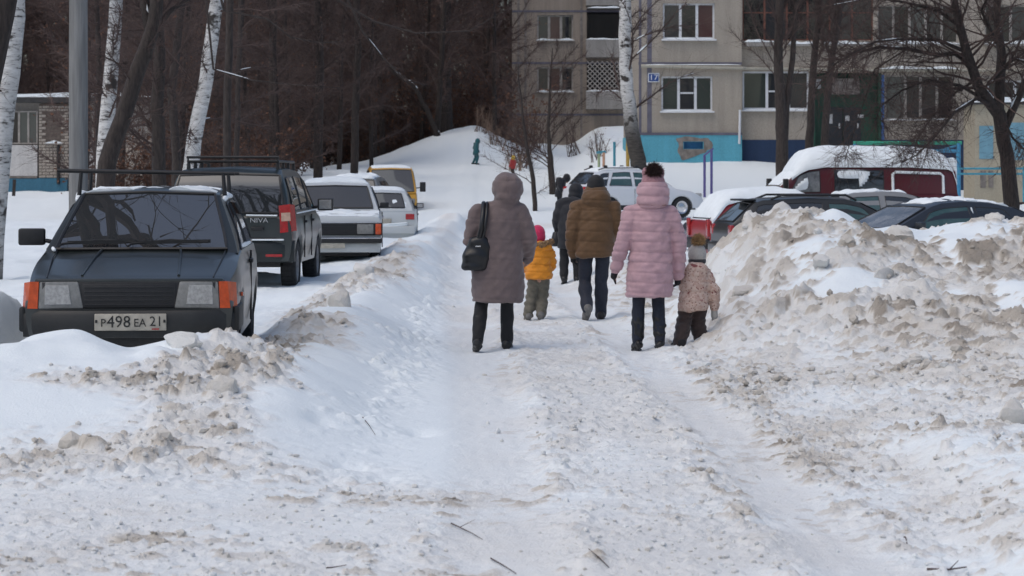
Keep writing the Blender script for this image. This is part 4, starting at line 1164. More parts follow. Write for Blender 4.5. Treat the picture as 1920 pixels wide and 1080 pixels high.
px_tree('dark_tree', [(333, 420), (330, 300), (322, 170), (335, 60), (350, -60), (360, -400)], 70, [.15, .13, .12, .11, .1, .03], 8, 'thin dark trunk just left of the leaning birch', 'bark', [(18, .2, .9, 2.6, .9, 0, .035, 70, 1.0, .011)])
px_tree('dark_tree', [(595, 340), (597, 260), (600, 120), (596, 0), (600, -300)], 92, [.19, .17, .15, .13, .06], 9, 'grey trunk with a rusty crown behind the white saloon', 'bark', [(20, .22, .95, 3.0, .9, 0, .04, 80, 1.0, .012)])
px_tree('dark_tree', [(664, 318), (666, 220), (672, 90), (668, 0), (668, -300)], 100, [.17, .15, .13, .12, .05], 10, 'tall grey trunk above the yellow van', 'bark', [(20, .25, .95, 3.0, .9, 0, .04, 80, 1.0, .012)])
px_tree('dark_tree', [(838, 262), (836, 180), (834, 80), (838, -20), (840, -300)], 124, [.34, .3, .28, .25, .1], 11, 'thick black trunk at the top of the snowy hill', 'bark', [(14, .3, .95, 3.4, .9, .02, .05, 80, 1.2, .014)])
def snowtrunk(W, base, pts): pass
px_tree('leaning_tree', [(824, 256), (800, 205), (775, 160), (740, 135), (705, 95), (672, 30), (660, -60)], 119, [.12, .11, .10, .09, .08, .07, .04], 12, 'thin leaning trunk with snow on top of its lower part at the hill', 'bark', [(6, .3, .95, 2.6, .8, .02, .03, 50, 1.0, .011)], snow=((0,), .9, .4))
# boughs of a roadside maple reaching in from the top
def boughs(W, base, pts):
    for pix, Y, r0 in (([(330, -330), (420, 20), (500, 35), (545, 70), (600, 80), (640, 78)], 46, .03), ([(360, -250), (400, 130), (470, 150), (540, 158), (640, 165)], 47, .026), ([(500, -260), (600, -20), (700, 40), (780, 62), (880, 58), (945, 20)], 52, .035), ([(560, -200), (680, 60), (720, 110), (760, 150), (800, 160)], 54, .03)):
        q = np.array(loc([pp(a, b, Y) for a, b in pix], base)); W.limb(q, r0, .006, 1); W.twigs(q, 40, .8, .006, .8, -.02, .2, 2)
px_tree('maple_tree', [(420, 420), (425, 300), (428, 100), (432, -60), (430, -350), (425, -700)], 49, [.0801, .08, .075, .07, .06, .03], 13, 'slim dark maple whose snowy boughs hang across the wood', 'bark', high(10), extra=boughs, snow=((1,), .9, .2))

# ---- a roadside tree left of the picture whose boughs hang over the cars and show in the windshield
W = Wood(301); tr = W.path((0, 0, -.2), (.22, .05, 1), 9, 8, .04, .03); W.limb(tr, .16, .04, 0)
for q in W.branches(tr, .08, 22, .48, .98, 5.2, 1.0, .26, .02, 2, 9, .2):
    W.twigs(q, 12, 1.0, .010, .8, .02, .2, 3)
    for z in W.branches(q, .022, 6, .2, .95, 1.8, .8, .25, 0, 2, 6, .2): W.twigs(z, 10, .6, .006, .8, 0, .2, 2)
make_tree('bare_tree', (-5.5, 22.6, .1), W, (0, 1), (2, 3), M['bark'], [M['twig'], M['leaf']], 'bare roadside tree left of the picture, mirrored in the windshield of the nearest car')

# ---- birch at the corner of block 17
px_tree('birch_tree', [(1203, 330), (1196, 300), (1184, 240), (1176, 170), (1173, 100), (1172, 0), (1170, -300), (1168, -700)], 86, [.30, .285, .26, .235, .225, .21, .14, .04], 20, 'birch with a dark curved foot at the corner of the numbered block', 'birch', [(7, .3, .62, 4.2, .9, -.04, .05, 60, 1.2, .011)] + [(14, .6, .98, 3.6, .9, -.06, .04, 60, 1.0, .010)], old=lambda c: sstep(4.3, 2.2, c[:, 2]), snow=((2,), 1.5, .12))

# ---- trees before block 17
px_tree('dark_tree', [(1468, 330), (1466, 262), (1464, 190), (1458, 110), (1462, 0), (1466, -300)], 84, [.26, .21, .19, .16, .14, .05], 21, 'dark split trunk before the blue plinth, nearer the corner', 'bark', [(22, .5, .98, 3.0, .7, .05, .035, 80, .9, .008)], extra=lambda W, b, p: W.limb(np.array(loc([pp(1470, 262, 84), pp(1474, 200, 84.1), pp(1486, 110, 84.2), pp(1492, 0, 84.3), pp(1500, -200, 84.3)], b)), .15, .05, 1))
px_tree('dark_tree', [(1514, 330), (1518, 260), (1522, 190), (1528, 90), (1536, 0), (1540, -300)], 86, [.17, .15, .13, .12, .11, .04], 22, 'thin grey trunk left of the green entrance', 'bark', [(22, .5, .98, 3.0, .7, .05, .035, 80, .9, .008)])
px_tree('dark_tree', [(1542, 330), (1546, 260), (1552, 180), (1562, 100), (1575, 10), (1590, -250)], 85, [.15, .14, .12, .11, .10, .04], 23, 'slanting thin trunk before the green entrance', 'bark', [(24, .5, .98, 3.0, .7, .05, .035, 80, .9, .008)])

# ---- the big tree at the right
YR = 55.0
def right_tree(W, base, pts):
    def lm(pix, r0, r1, dy=0, tw=90, L=1.0, sub=7, sl=1.5, rt=.0095, grav=-.05):
        tw *= 2; sub = int(sub * 4.2)
        q = np.array(loc([pp(a, b, YR + dy * i / len(pix)) for i, (a, b) in enumerate(pix)], base))
        W.limb(q, r0, r1, 1); W.twigs(q, int(tw * .6), L, rt * .7, 1.0, grav * .5, .15, 2)
        for z in W.branches(q, max(r0 * .25, .007), sub, .15, .98, sl, .95, .20, grav * .5, 2, 7, .3): W.twigs(z, 13, .7, rt * .62, .8, grav * .3, .05, 2)
    lm([(1872, 215), (1835, 165), (1810, 90), (1790, 10), (1775, -90), (1760, -260)], .145, .05, -1.5, 60, .9, 12, 2.2)
    lm([(1872, 210), (1878, 100), (1868, 30), (1875, -60), (1890, -260)], .13, .05, 2, 60, .9, 8)
    lm([(1885, 235), (1915, 170), (1950, 100), (1990, -40)], .11, .04, 1, 60, .9, 8)
    lm([(1818, 118), (1790, 100), (1760, 104), (1700, 92), (1650, 88), (1600, 100), (1565, 120), (1520, 180)], .065, .010, -2.5, 70, .9, 15, 1.4)
    lm([(1812, 98), (1760, 75), (1700, 72), (1640, 78), (1590, 105), (1555, 150)], .045, .008, -3.5, 60, .8, 14, 1.4)
    lm([(1870, 200), (1830, 185), (1790, 210), (1750, 260), (1720, 290), (1690, 305)], .05, .008, -3, 60, .7, 14, 1.1)
    lm([(1850, 190), (1800, 160), (1740, 150), (1690, 170), (1650, 200), (1640, 230)], .045, .008, -2, 60, .8, 14, 1.2)
    lm([(1800, 50), (1760, 20), (1700, 5), (1640, -5), (1560, 10)], .05, .01, -2, 60, .9, 14, 1.5)
    lm([(1865, 150), (1900, 110), (1940, 120), (1990, 160)], .05, .01, -2, 60, .8, 12, 1.2)
    lm([(1868, 80), (1840, 20), (1870, -40), (1900, -90)], .05, .01, -1.5, 60, .8, 12, 1.2)
    lm([(1830, 150), (1780, 180), (1740, 230), (1715, 270)], .035, .007, 1.5, 60, .7, 12, 1.0)
    lm([(1876, 215), (1900, 260), (1920, 280), (1960, 290)], .035, .007, -1.5, 40, .7, 8, 1.0)
    lm([(1700, 92), (1640, 130), (1620, 190), (1590, 280), (1585, 300)], .022, .005, -.8, 40, .7, 8, .8)
px_tree('bare_tree', [(1897, 440), (1896, 385), (1888, 290), (1874, 215), (1866, 190)], YR, [.20, .185, .165, .16, .14], 30, 'big bare tree with snowy boughs over the parked cars at right', 'bark', [(2, .2, .5, .5, 1.3, 0, .05, 2, .2, .006)], extra=right_tree, snow=((1,), .75, .3))

# ---- young trees on the slope
px_tree('sapling', [(1004, 360), (1000, 335), (985, 260), (978, 200), (972, 120)], 84, [.085, .08, .05, .035, .012], 40, 'dark young tree beside the grey hood on the snow slope', 'bark', [(16, .12, .95, 1.9, .8, .03, .018, 40, .7, .007)])
px_tree('sapling', [(1037, 332), (1033, 312), (1030, 282), (1028, 240), (1032, 160), (1036, 90)], 92, [.13, .12, .09, .06, .04, .015], 41, 'spreading young tree with long side branches on the snow slope', 'bark', [(20, .10, .95, 2.6, .9, .03, .025, 60, .8, .008)])
for i, (a, b, Y, lab) in enumerate(((1075, 262, 121, 'thin bush below the lattice balcony'), (1010, 262, 124, 'thin bush under the first window of the far block'), (905, 262, 119, 'pale twiggy bush on top of the snowy hill'), (930, 268, 117, 'pale twiggy bush on the right shoulder of the hill'), (985, 270, 122, 'thin bush at the left corner of the far block'), (1120, 300, 108, 'low bush beside the far building corner'), (960, 305, 108, 'straw coloured bush behind the grey hood'))):
    W = bush_mesh(140 + i, 2.4 if i in (0, 1, 4) else 1.4, 12, .7, 30, .5, .007); p = pp(a, b, Y)
    r = empty('bush', (p.x, Y, gz(p.x, Y))); link_mesh('stems', W.crown_mesh('stems', (1,), [M['twig_red'] if i not in (2, 3, 6) else plain('pale_twig', (.22, .15, .11), .85, .3, 2), M['leaf']], 60, .06), None, r); tag(r, lab, 'bush')
# ------------------------------------------------------------------ vehicles (local +X is forward, origin on the ground)
def lerp(a, b, t): return a + (b - a) * t
class Car:
    def __init__(s, name, label, cat, loc_, heading, sp):
        s.sp = sp; s.root = empty(name, loc_, heading); tag(s.root, label, cat)
        s.L, s.W, s.H = sp['L'], sp['W'], sp['H']
        s.deck = np.array(sp['deck'], float); s.gh = np.array(sp['gh'], float)
        s.paint = sp['paint']; s.body(); s.cabin(); s.wheels()
    def zt(s, x): return float(np.interp(x, s.deck[:, 0], s.deck[:, 1]))
    def zr(s, x): return float(np.interp(x, s.gh[:, 0], s.gh[:, 1]))
    def hwid(s, x):
        h = s.W / 2; e = s.L / 2; n = s.sp.get('nose', .07); t = s.sp.get('tail', .06)
        q = 1.0
        if x > e - .7: q -= n * ((x - e + .7) / .7) ** 2
        if x < -e + .6: q -= t * ((-e + .6 - x) / .6) ** 2
        return h * q
    def zb(s, x):
        z = s.sp.get('sill', .24); wr = s.sp.get('arch', s.sp['wr'] + .055)
        e = s.L / 2
        z += s.sp.get('over', .06) * max(0, (abs(x) - e + .45) / .45)
        for ax in (s.sp['ax'][0], s.sp['ax'][1]):
            d = abs(x - ax)
            if d < wr: z = max(z, s.sp['wr'] + math.sqrt(wr * wr - d * d) * s.sp.get('archh', .92))
        return z
    def body(s):
        e = s.L / 2; xs = set(np.linspace(-e, e, 40)) | set(s.deck[:, 0])
        for ax in s.sp['ax']:
            wr = s.sp.get('arch', s.sp['wr'] + .055)
            for k in range(17): xs.add(ax + wr * math.cos(math.pi * k / 16) * .9995)
            xs.add(ax - wr - .004); xs.add(ax + wr + .004)
        xs = sorted(x for x in xs if -e <= x <= e)
        xs = [xs[0]] + [b for a, b in zip(xs, xs[1:]) if b - a > .002]
        rings = []
        mid = s.sp.get('mid', .55)
        for x in xs:
            w = s.hwid(x); b = s.zb(x); t = s.zt(x)
            lo = max(b + .03, min(mid - .15, t - .2)); mm = max(b + .05, min(mid, t - .12)); hi = max(mm + .02, t - s.sp.get('shoulder', .09))
            pts = [(0, b), (w * .80, b), (w * .955, b), (w * .985, min(lo, mm - .01)), (w, mm), (w * .985, hi), (w * .955, t - .022), (w * .90, t), (w * .45, t + .012), (0, t + .016)]
            rings.append((x, pts))
        m = MB(); n = len(rings[0][1]); per = 2 * n - 2
        V = []
        for x, pts in rings:
            full = [(x, p[0], p[1]) for p in pts] + [(x, -p[0], p[1]) for p in pts[-2:0:-1]]
            V += full
        Fc = []
        for i in range(len(rings) - 1):
            for k in range(per):
                k2 = (k + 1) % per; Fc.append((i * per + k, i * per + k2, (i + 1) * per + k2, (i + 1) * per + k))
        # end faces as strips so that they stay flat quads
        for base in (0, (len(rings) - 1) * per):
            for k in range(1, n - 2):
                a, b_ = base + k, base + k + 1; c, d = base + per - k, base + per - k - 1
                Fc.append((a, b_, d, c))
            Fc.append((base, base + 1, base + per - 1)); Fc.append((base + n - 1, base + n - 2, base + n))
        m.add(V, Fc); s.body_o = m.build('body', s.paint, s.root, smooth=32)
        u = MB(); u.bbox(-e + .25, e - .25, -s.W / 2 + .22, s.W / 2 - .22, s.sp.get('sill', .24) - .04, s.zb(0) + .3); u.build('underbody', M['black'], s.root)
        # door seams
        for x in s.sp.get('doors', ()):
            for sg in (-1, 1):
                q = MB(); w = s.hwid(x); q.bbox(x - .004, x + .004, sg * (w * .982), sg * (w + .003), s.sp.get('sill', .24) + .06, s.zt(x) - .05); q.build('door_seam', M['black'], s.root)
            for sg in (-1, 1):
                q = MB(); q.bbox(x + .06, x + .22, sg * (s.hwid(x) - .012), sg * (s.hwid(x) + .022), s.zt(x) - .15, s.zt(x) - .115); q.build('door_handle', s.sp.get('handle', M['black']), s.root, bevel=.008)
    def sec(s, x):
        """half section of the cabin at x: belt half width, belt z, roof half width, roof z, k"""
        zb_ = s.zt(x) - .03; zr_ = max(s.zr(x), zb_ + .01); k = (zr_ - zb_) / max(s.H - zb_, .01)
        wb_ = s.hwid(x) * s.sp.get('beltw', .93); wr_ = lerp(wb_, s.sp['roofw'] / 2, min(1, k))
        return wb_, zb_, wr_, zr_, min(1, k)
    def cabin(s):
        xs = sorted(set(np.linspace(s.gh[0, 0], s.gh[-1, 0], 34)) | set(s.gh[:, 0]))
        V, Fc = [], []; per = 11
        for x in xs:
            wb_, zb_, wr_, zr_, k = s.sec(x)
            h = [(wb_, zb_), (lerp(wb_, wr_, .5) + .018 * k, lerp(zb_, zr_, .5)), (wr_ + .012 * k, zr_ - .075 * k), (wr_ - .025 * k, zr_ - .018 * k), (wr_ - .11 * k, zr_)]
            V += [(x, a, b) for a, b in h] + [(x, 0, zr_ + .022 * k)] + [(x, -a, b) for a, b in h[::-1]]
        for i in range(len(xs) - 1):
            for k in range(per - 1): Fc.append((i * per + k, i * per + k + 1, (i + 1) * per + k + 1, (i + 1) * per + k))
        m = MB(); m.add(V, Fc); s.cab_o = m.build('roof', s.sp.get('cabpaint', s.paint), s.root, smooth=38)
    def side_pt(s, x, t, off=.008, sg=1):
        wb_, zb_, wr_, zr_, k = s.sec(x)
        z = lerp(zb_, zr_ - .075 * k, t)
        bow = .018 * k * (1 - abs(2 * t - 1))
        return (x, sg * (lerp(wb_, wr_ + .012 * k, t) + bow + off), z)
    def top_z(s, x, y):
        wb_, zb_, wr_, zr_, k = s.sec(x)
        e = (wr_ - .11 * k)
        q = min(1, abs(y) / max(e, .01))
        z = zr_ + .022 * k * (1 - q)
        if abs(y) > e: z = zr_ - .018 * k * min(1, (abs(y) - e) / max(.085 * k, .001))
        return z
    def side_window(s, x0b, x1b, x0t, x1t, t0=.12, t1=.93, mat=None, rim=True):
        for sg in (-1, 1):
            P = []
            for i in range(9):
                row = []
                for j in range(5):
                    t = lerp(t0, t1, j / 4); x = lerp(lerp(x0b, x0t, t), lerp(x1b, x1t, t), i / 8); row.append(s.side_pt(x, t, .010, sg))
                P.append(row)
            m = MB(); m.slab(P, (0, -sg * .016, 0)); w = m.build('side_window', mat or M['glass'], s.root, smooth=40)
            if rim:
                q = MB()
                loop = [P[i][0] for i in range(9)] + [P[8][j] for j in range(1, 5)] + [P[i][4] for i in range(7, -1, -1)] + [P[0][j] for j in range(3, 0, -1)]
                q.tube(loop + [loop[0]], .009, 4, cap=False); q.build('seal', M['black'], w)
    def screen(s, name, xa, xb, mat=None, v0=.07, v1=.93, wk=.90, rim=True, off=.012):
        """front or rear glass between base xa and roof end xb"""
        P = []
        for i in range(9):
            x = lerp(xa, xb, lerp(v0, v1, i / 8)); wb_, zb_, wr_, zr_, k = s.sec(x); row = []
            for j in range(11):
                u_ = -1 + 2 * j / 10; y = u_ * (wr_ - .03) * wk; row.append((x, y, s.top_z(x, y * .85)))
            P.append(row)
        nx = Vector(P[8][5]) - Vector(P[0][5]); nrm = Vector((-nx.z, 0, nx.x)).normalized()
        if nrm.z < 0: nrm = -nrm
        P = [[Vector(p) + nrm * off for p in r] for r in P]
        m = MB(); m.slab(P, -nrm * .018); w = m.build(name, mat or M['glass'], s.root, smooth=40)
        if rim:
            q = MB(); loop = P[0] + [P[i][10] for i in range(1, 9)] + P[8][9::-1] + [P[i][0] for i in range(7, 0, -1)]
            q.tube(loop + [loop[0]], .014, 5, cap=False); q.build('seal', M['black'], w)
        s.scr = (P, nrm); return w
    def wheels(s):
        wr = s.sp['wr']; tw = s.sp.get('tw', .17)
        tyre = MB(); tyre.lathe([(wr * .62, -tw / 2), (wr * .9, -tw / 2), (wr * .985, -tw / 2 + .025), (wr, -tw / 4), (wr, tw / 4), (wr * .985, tw / 2 - .025), (wr * .9, tw / 2), (wr * .62, tw / 2), (wr * .62, -tw / 2)], (0, 0, 0), 'Y', 28)
        for k in range(28):
            a = 2 * math.pi * k / 28; c = Vector((math.cos(a) * wr, 0, math.sin(a) * wr)); rot = Matrix.Rotation(-a, 3, 'Y')
            tyre.box(c, (.012, tw * .86, .03), rot)
        tm = tyre.mesh('wheel', 40); tm.materials.append(M['rubber'])
        rim = MB(); h = tw / 2
        rim.lathe([(0, h - .035), (wr * .12, h - .03), (wr * .2, h - .045), (wr * .45, h - .05), (wr * .55, h - .015), (wr * .64, h - .01), (wr * .64, -h + .01), (0, -h + .02)], (0, 0, 0), 'Y', 28)
        rm = rim.mesh('rim', 40); rm.materials.append(s.sp.get('rimmat', M['steel']))
        for ax in s.sp['ax']:
            for sg in (-1, 1):
                o = link_mesh('wheel', tm, None, s.root); o.location = (ax, sg * (s.W / 2 - tw / 2 - .03), wr); o.rotation_euler = (0, 0, 0 if sg > 0 else math.pi)
                r = link_mesh('rim', rm, None, o)
    def box(s, name, x, y, z, d, mat, bev=.012, both=False, rot=None, parent=None):
        out = []
        for sg in ((1, -1) if both else (1,)):
            m = MB(); m.box((x, y * sg, z), d, rot); out.append(m.build(name, mat, parent or s.root, smooth=40 if bev else None, bevel=bev))
        return out
    def mirrors(s, x, z, mat, size=(.09, .17, .12), both=True, reach=.11, sides=(1, -1)):
        for sg in sides:
            m = MB(); y = s.hwid(x) * s.sp.get('beltw', .93)
            m.box((x, sg * (y + reach), z), size); m.bar((x + .02, sg * (y - .03), z - .04), (x, sg * (y + reach - .04), z - .02), .035)
            o = m.build('mirror', mat, s.root, smooth=40, bevel=.022)
            g = MB(); g.box((x - size[0] / 2 - .002, sg * (y + reach), z), (.006, size[1] * .8, size[2] * .75)); g.build('mirror_glass', M['chrome'], o, bevel=.002)
    def snow(s, name, x0, x1, thick, seed, wk=.95, edge=.25, ragged=.0, nx=40, ny=22, deck=False, y0=-1, y1=1, base=-.03, nz=.5):
        """snow lying on roof, screens or bonnet"""
        P = []; pos = []
        for i in range(nx):
            x = lerp(x0, x1, i / (nx - 1)); w = s.hwid(x) * .93 * wk if deck else (s.sec(x)[2] - .02) * wk
            pos += [(x, lerp(y0, y1, j / (ny - 1)) * w) for j in range(ny)]
        pos = np.array(pos); n1 = fbm(pos[:, 0] * 2.1 + seed, pos[:, 1] * 2.1, seed, 3); n2 = fbm(pos[:, 0] * 3.57 + 9 + seed, pos[:, 1] * 3.57, seed, 3)
        for i in range(nx):
            x = lerp(x0, x1, i / (nx - 1)); r1 = []
            for j in range(ny):
                v = lerp(y0, y1, j / (ny - 1))
                if deck: w = s.hwid(x) * .93 * wk; y = v * w; zz = s.zt(x) + .012
                else:
                    wb_, zb_, wr_, zr_, k = s.sec(x); w = (wr_ - .02) * wk; y = v * w; zz = s.top_z(x, y)
                e1 = min(i, nx - 1 - i) / (nx - 1) / edge * (x1 - x0); e2 = min(j, ny - 1 - j) / (ny - 1) / edge * w * 2
                f = math.sin(min(1, max(0, min(e1, 1))) * math.pi / 2) * math.sin(min(1, max(0, min(e2, 1))) * math.pi / 2)
                h = thick * f ** .6 * (1 + nz * float(n1[i * ny + j])) - ragged * (float(n2[i * ny + j]) + .05)
                r1.append((x, y, zz + max(h, base)))
            P.append(r1)
        m = MB(); m.slab(P, (0, 0, -.06 if base > -.1 else -.03)); return m.build(name, M['snow_plain'], s.root, smooth=60)

dark_green = paint('paint_dark_green', (.009, .0135, .0125), (.22, .22, .215), .36)
white_p = paint('paint_white', (.52, .55, .56), (.40, .39, .37), .6)
white_clean = paint('paint_clean_white', (.64, .66, .69), (.42, .41, .40), .35)
green2 = paint('paint_bottle_green', (.010, .018, .019), (.27, .265, .26), .30)

# ---- 1. dark three-box hatchback, nearest, nose to the camera
P0 = pp(245, 600, 18.05)
c1 = Car('parked_car', 'dark green hatchback with roof bars nosed into the snowbank, nearest car', 'car', (-2.86 - .125, 18.05 + 2.0, .17), R(-86.4), dict(
    L=4.0, W=1.62, H=1.40, ax=(1.28, -1.18), wr=.285, sill=.24, mid=.56, roofw=1.16, beltw=.945, nose=.05, shoulder=.12,
    deck=[(-2.0, .72), (-1.93, .92), (-1.0, .93), (.55, .935), (.75, .935), (1.3, .86), (1.85, .755), (1.95, .73), (2.0, .64)],
    gh=[(-1.96, .90), (-1.45, 1.30), (-1.2, 1.375), (-.5, 1.40), (.0, 1.385), (.18, 1.36), (.99, .90)], paint=dark_green, doors=(-.25,)))
c1.screen('windshield', .97, .17, mat=M['glass_wind'], v0=.02, v1=.95, wk=.93); scrP, scrN = c1.scr
c1.screen('rear_window', -1.94, -1.45)
c1.side_window(-.22, .80, -.22, .12, t0=.12); c1.side_window(-1.30, -.30, -1.15, -.30)
# wipers lie along the bottom of the windshield
for ya, yb in ((.52, -.08), (-.05, -.62)):
    def on(y, v): 
        p = Vector(scrP[0][0]).lerp(Vector(scrP[8][0]), v); return Vector((p.x, y, p.z + .012)) + scrN * .03
    m = MB(); m.tube([on(yb - .02, -.03), on(yb, .01), on((ya + yb) / 2, .075), on(ya, .04)], .010, 6); m.bar(on(yb + .04, .03), on(ya + .02, .055), .014, .028); m.build('wiper', M['black'], c1.root)
# bonnet: shut lines and a swage each side
for sg in (1, -1):
    m = MB(); m.tube([(.78, sg * .66, .945), (1.3, sg * .655, .872), (1.9, sg * .62, .748)], .006, 4); m.build('bonnet_seam', M['black'], c1.root)
    m = MB(); m.tube([(.85, sg * .30, .944), (1.3, sg * .33, .878), (1.88, sg * .36, .76)], .012, 6); m.build('bonnet_crease', dark_green, c1.root, smooth=60)
# bonnet leading lip: the bonnet ends in a straight edge above lamps and grille
c1.box('bonnet_lip', 1.955, 0, .728, (.10, 1.40, .035), dark_green, .014)
c1.box('headlight_panel', 1.975, 0, .62, (.07, 1.30, .20), M['black'], .01)
for sg in (1, -1):
    P = [[(2.022, sg * .335, .522), (2.020, sg * .375, .722)], [(2.012, sg * .672, .520), (2.008, sg * .662, .722)]]
    m = MB(); m.slab(P, (-.05, 0, 0)); h = m.build('headlight', M['lamp_dirty'], c1.root, bevel=.012, smooth=40)
    P = [[(2.0255, sg * .425, .552), (2.0245, sg * .445, .695)], [(2.0185, sg * .625, .550), (2.0165, sg * .62, .695)]]
    m = MB(); m.slab(P, (-.01, 0, 0)); m.build('reflector', M['lamp'], h, bevel=.004)
    P = [[(2.012, sg * .677, .522), (2.008, sg * .667, .722)], [(2.002, sg * .752, .522), (1.996, sg * .732, .722)], [(1.90, sg * .80, .53), (1.89, sg * .79, .71)]]
    m = MB(); m.slab(P, (-.05, -sg * .01, 0)); m.build('turn_signal', M['amber'], c1.root)
    m = MB(); m.box((1.45, sg * (c1.hwid(1.45) + .004), .60), (.06, .02, .03)); m.build('side_repeater', M['amber'], c1.root)
c1.box('grille', 2.002, 0, .615, (.03, .70, .18), M['black'], .008)
for k in range(5): c1.box('grille_slat', 2.018, 0, .553 + .032 * k, (.012, .66, .010), plain('grille_grey', (.02, .02, .022), .5, .2, 5), .003)
m = MB(); P = []
for i in range(13):
    y = -.79 + 1.58 * i / 12; cu = -.13 * (abs(y) / .79) ** 4
    P.append([(2.085 + cu, y, .31), (2.095 + cu, y, .37), (2.095 + cu, y, .475), (2.07 + cu, y, .508)])
m.slab(P, (-.14, 0, 0)); m.build('bumper', plain('bumper_black', (.017, .018, .018), .55, .35, 6), c1.root, smooth=40)
c1.box('bumper_side', 1.66, .795, .44, (.62, .05, .19), plain('bumper_black2', (.017, .018, .018), .55, .35, 6), .02, both=True)
pl = c1.box('number_plate', 2.106, .02, .425, (.018, .53, .125), M['plate'], .006)[0]
rt = (R(90), 0, R(90))
for t_, yy, sz, zz in (('P', -.20, .085, .418), ('498', -.085, .125, .425), ('EA', .07, .085, .418), ('21', .19, .105, .428)):
    text_part('plate_text', t_, M['ink'], pl, (2.117, .02 + yy, zz), rt, sz, .001, .95)
for yy in (-.262, .262): c1.box('plate_screw', 2.118, .02 + yy * .96, .432, (.006, .016, .022), M['ink'], .002, parent=pl)
c1.box('plate_flag', 2.1172, .185 + .02, .374, (.003, .055, .010), M['red_lens'], 0, parent=pl)
c1.box('fog_lamp', 2.05, -.47, .255, (.07, .17, .085), M['lamp'], .012)
c1.box('lower_valance', 1.93, 0, .285, (.12, 1.36, .10), M['black'], .02)
c1.mirrors(.60, 1.02, M['black'], (.09, .21, .135), reach=.14, sides=(-1,))
# roof bars
for x in (-.02, -.78):
    m = MB(); zb_ = 1.535
    m.tube([(x, -.78, zb_ + .015), (x, .68, zb_ - .01)], .017, 8)
    m.build('roof_bar', M['black'], c1.root, smooth=50)
    for sg in (1, -1):
        m = MB(); m.tube([(x, sg * .585, zb_), (x + .01, sg * .60, 1.345)], [.017, .020], 6); m.build('bar_foot', M['black'], c1.root, smooth=50)
c1.snow('snow_cover', -1.1, .05, .004, 4, .95, .2, ragged=.05)
m = MB(); m.capsule([(-.9, .60, 1.33), (-.2, .605, 1.345), (.1, .60, 1.31)], [.02, .03, .02], 8); m.capsule([(-.9, -.60, 1.33), (-.2, -.605, 1.345), (.1, -.60, 1.31)], [.03, .045, .02], 8)
m.capsule([(.80, -.73, .945), (.98, -.68, .925)], [.02, .015], 8); m.capsule([(-.8, .765, .93), (.2, .77, .94), (.6, .765, .94)], [.015, .02, .012], 8)
m.build('snow_cover', M['snow_plain'], c1.root, smooth=60)

# ---- 2. dark estate car seen from behind
x2 = (557 - 960) / F * 31.8 - .88
c2 = Car('parked_car', 'dark green off-road estate car seen from behind with a roof rack', 'car', (x2 + .02, 31.8 + 1.95, .10), R(88.3), dict(
    L=3.9, W=1.77, H=1.66, ax=(1.17, -1.28), wr=.345, tw=.2, sill=.38, mid=.72, roofw=1.36, beltw=.95, nose=.09, tail=.035, over=.05, shoulder=.10, arch=.43,
    deck=[(-1.95, .98), (-1.90, 1.05), (.5, 1.07), (.9, 1.06), (1.6, .96), (1.9, .86), (1.95, .7)],
    gh=[(-1.93, 1.03), (-1.80, 1.42), (-1.70, 1.58), (-1.50, 1.645), (-.6, 1.66), (.1, 1.63), (.35, 1.58), (1.12, 1.04)], paint=green2, doors=(-.72, .12)))
c2.screen('rear_window', -1.93, -1.69, v0=.04, v1=.88, wk=.97)
c2.screen('windshield', 1.08, .36)
c2.side_window(-1.68, -.84, -1.58, -.84); c2.side_window(-.76, .06, -.76, .06); c2.side_window(.14, .86, .14, .40)
for sg in (1, -1):
    m = MB(); P = [[(-1.962, sg * .70, .80), (-1.962, sg * .69, 1.16)], [(-1.945, sg * .85, .82), (-1.945, sg * .825, 1.18)], [(-1.84, sg * .905, .83), (-1.84, sg * .875, 1.17)]]
    m.slab(P, (.05, -sg * .02, 0)); t_ = m.build('tail_light', M['red_lens'], c2.root)
    m = MB(); P = [[(-1.968, sg * .715, .955), (-1.968, sg * .712, 1.065)], [(-1.951, sg * .835, .96), (-1.951, sg * .83, 1.07)]]; m.slab(P, (.01, 0, 0)); m.build('reversing_lens', M['pale_lens'], t_)
    m = MB(); m.box((-1.99, sg * .62, .505), (.02, .22, .035)); m.build('reflector', M['red_lens'], c2.root, bevel=.006)
m = MB(); P = []
for i in range(11):
    y = -.88 + 1.76 * i / 10; cu = .10 * (abs(y) / .88) ** 4
    P.append([(-1.985 + cu, y, .42), (-2.01 + cu, y, .50), (-2.01 + cu, y, .64), (-1.97 + cu, y, .70)])
m.slab(P, (.12, 0, 0)); m.build('bumper', plain('bumper_green', (.012, .017, .018), .5, .35, 4), c2.root, smooth=40)
c2.box('bumper_snow', -1.98, -.4, .712, (.07, .7, .02), M['snow_plain'], .008)
c2.box('tailgate_handle', -1.975, -.40, .86, (.03, .17, .05), M['black'], .012)
c2.box('tailgate_edge', -1.952, 0, .735, (.01, 1.3, .012), M['black'], 0)
m = MB(); m.tube([(-1.96, -.66, 1.03), (-1.96, -.25, 1.035)], .010, 6); m.build('wiper', M['snow_plain'], c2.root)
# spare wheel carrier cover
m = MB(); m.lathe([(0, -2.13), (.25, -2.13), (.315, -2.11), (.325, -2.08), (.325, -1.97)], (0, .16, .90), 'X', 28); m.build('spare_wheel', M['rubber'], c2.root, smooth=40)
text_part('badge', 'NIVA', M['chrome'], c2.root, (-1.964, -.42, .965), (R(90), 0, R(-90)), .085, .004, 1.25)
c2.mirrors(.72, 1.14, M['black'], (.11, .22, .17), reach=.17)
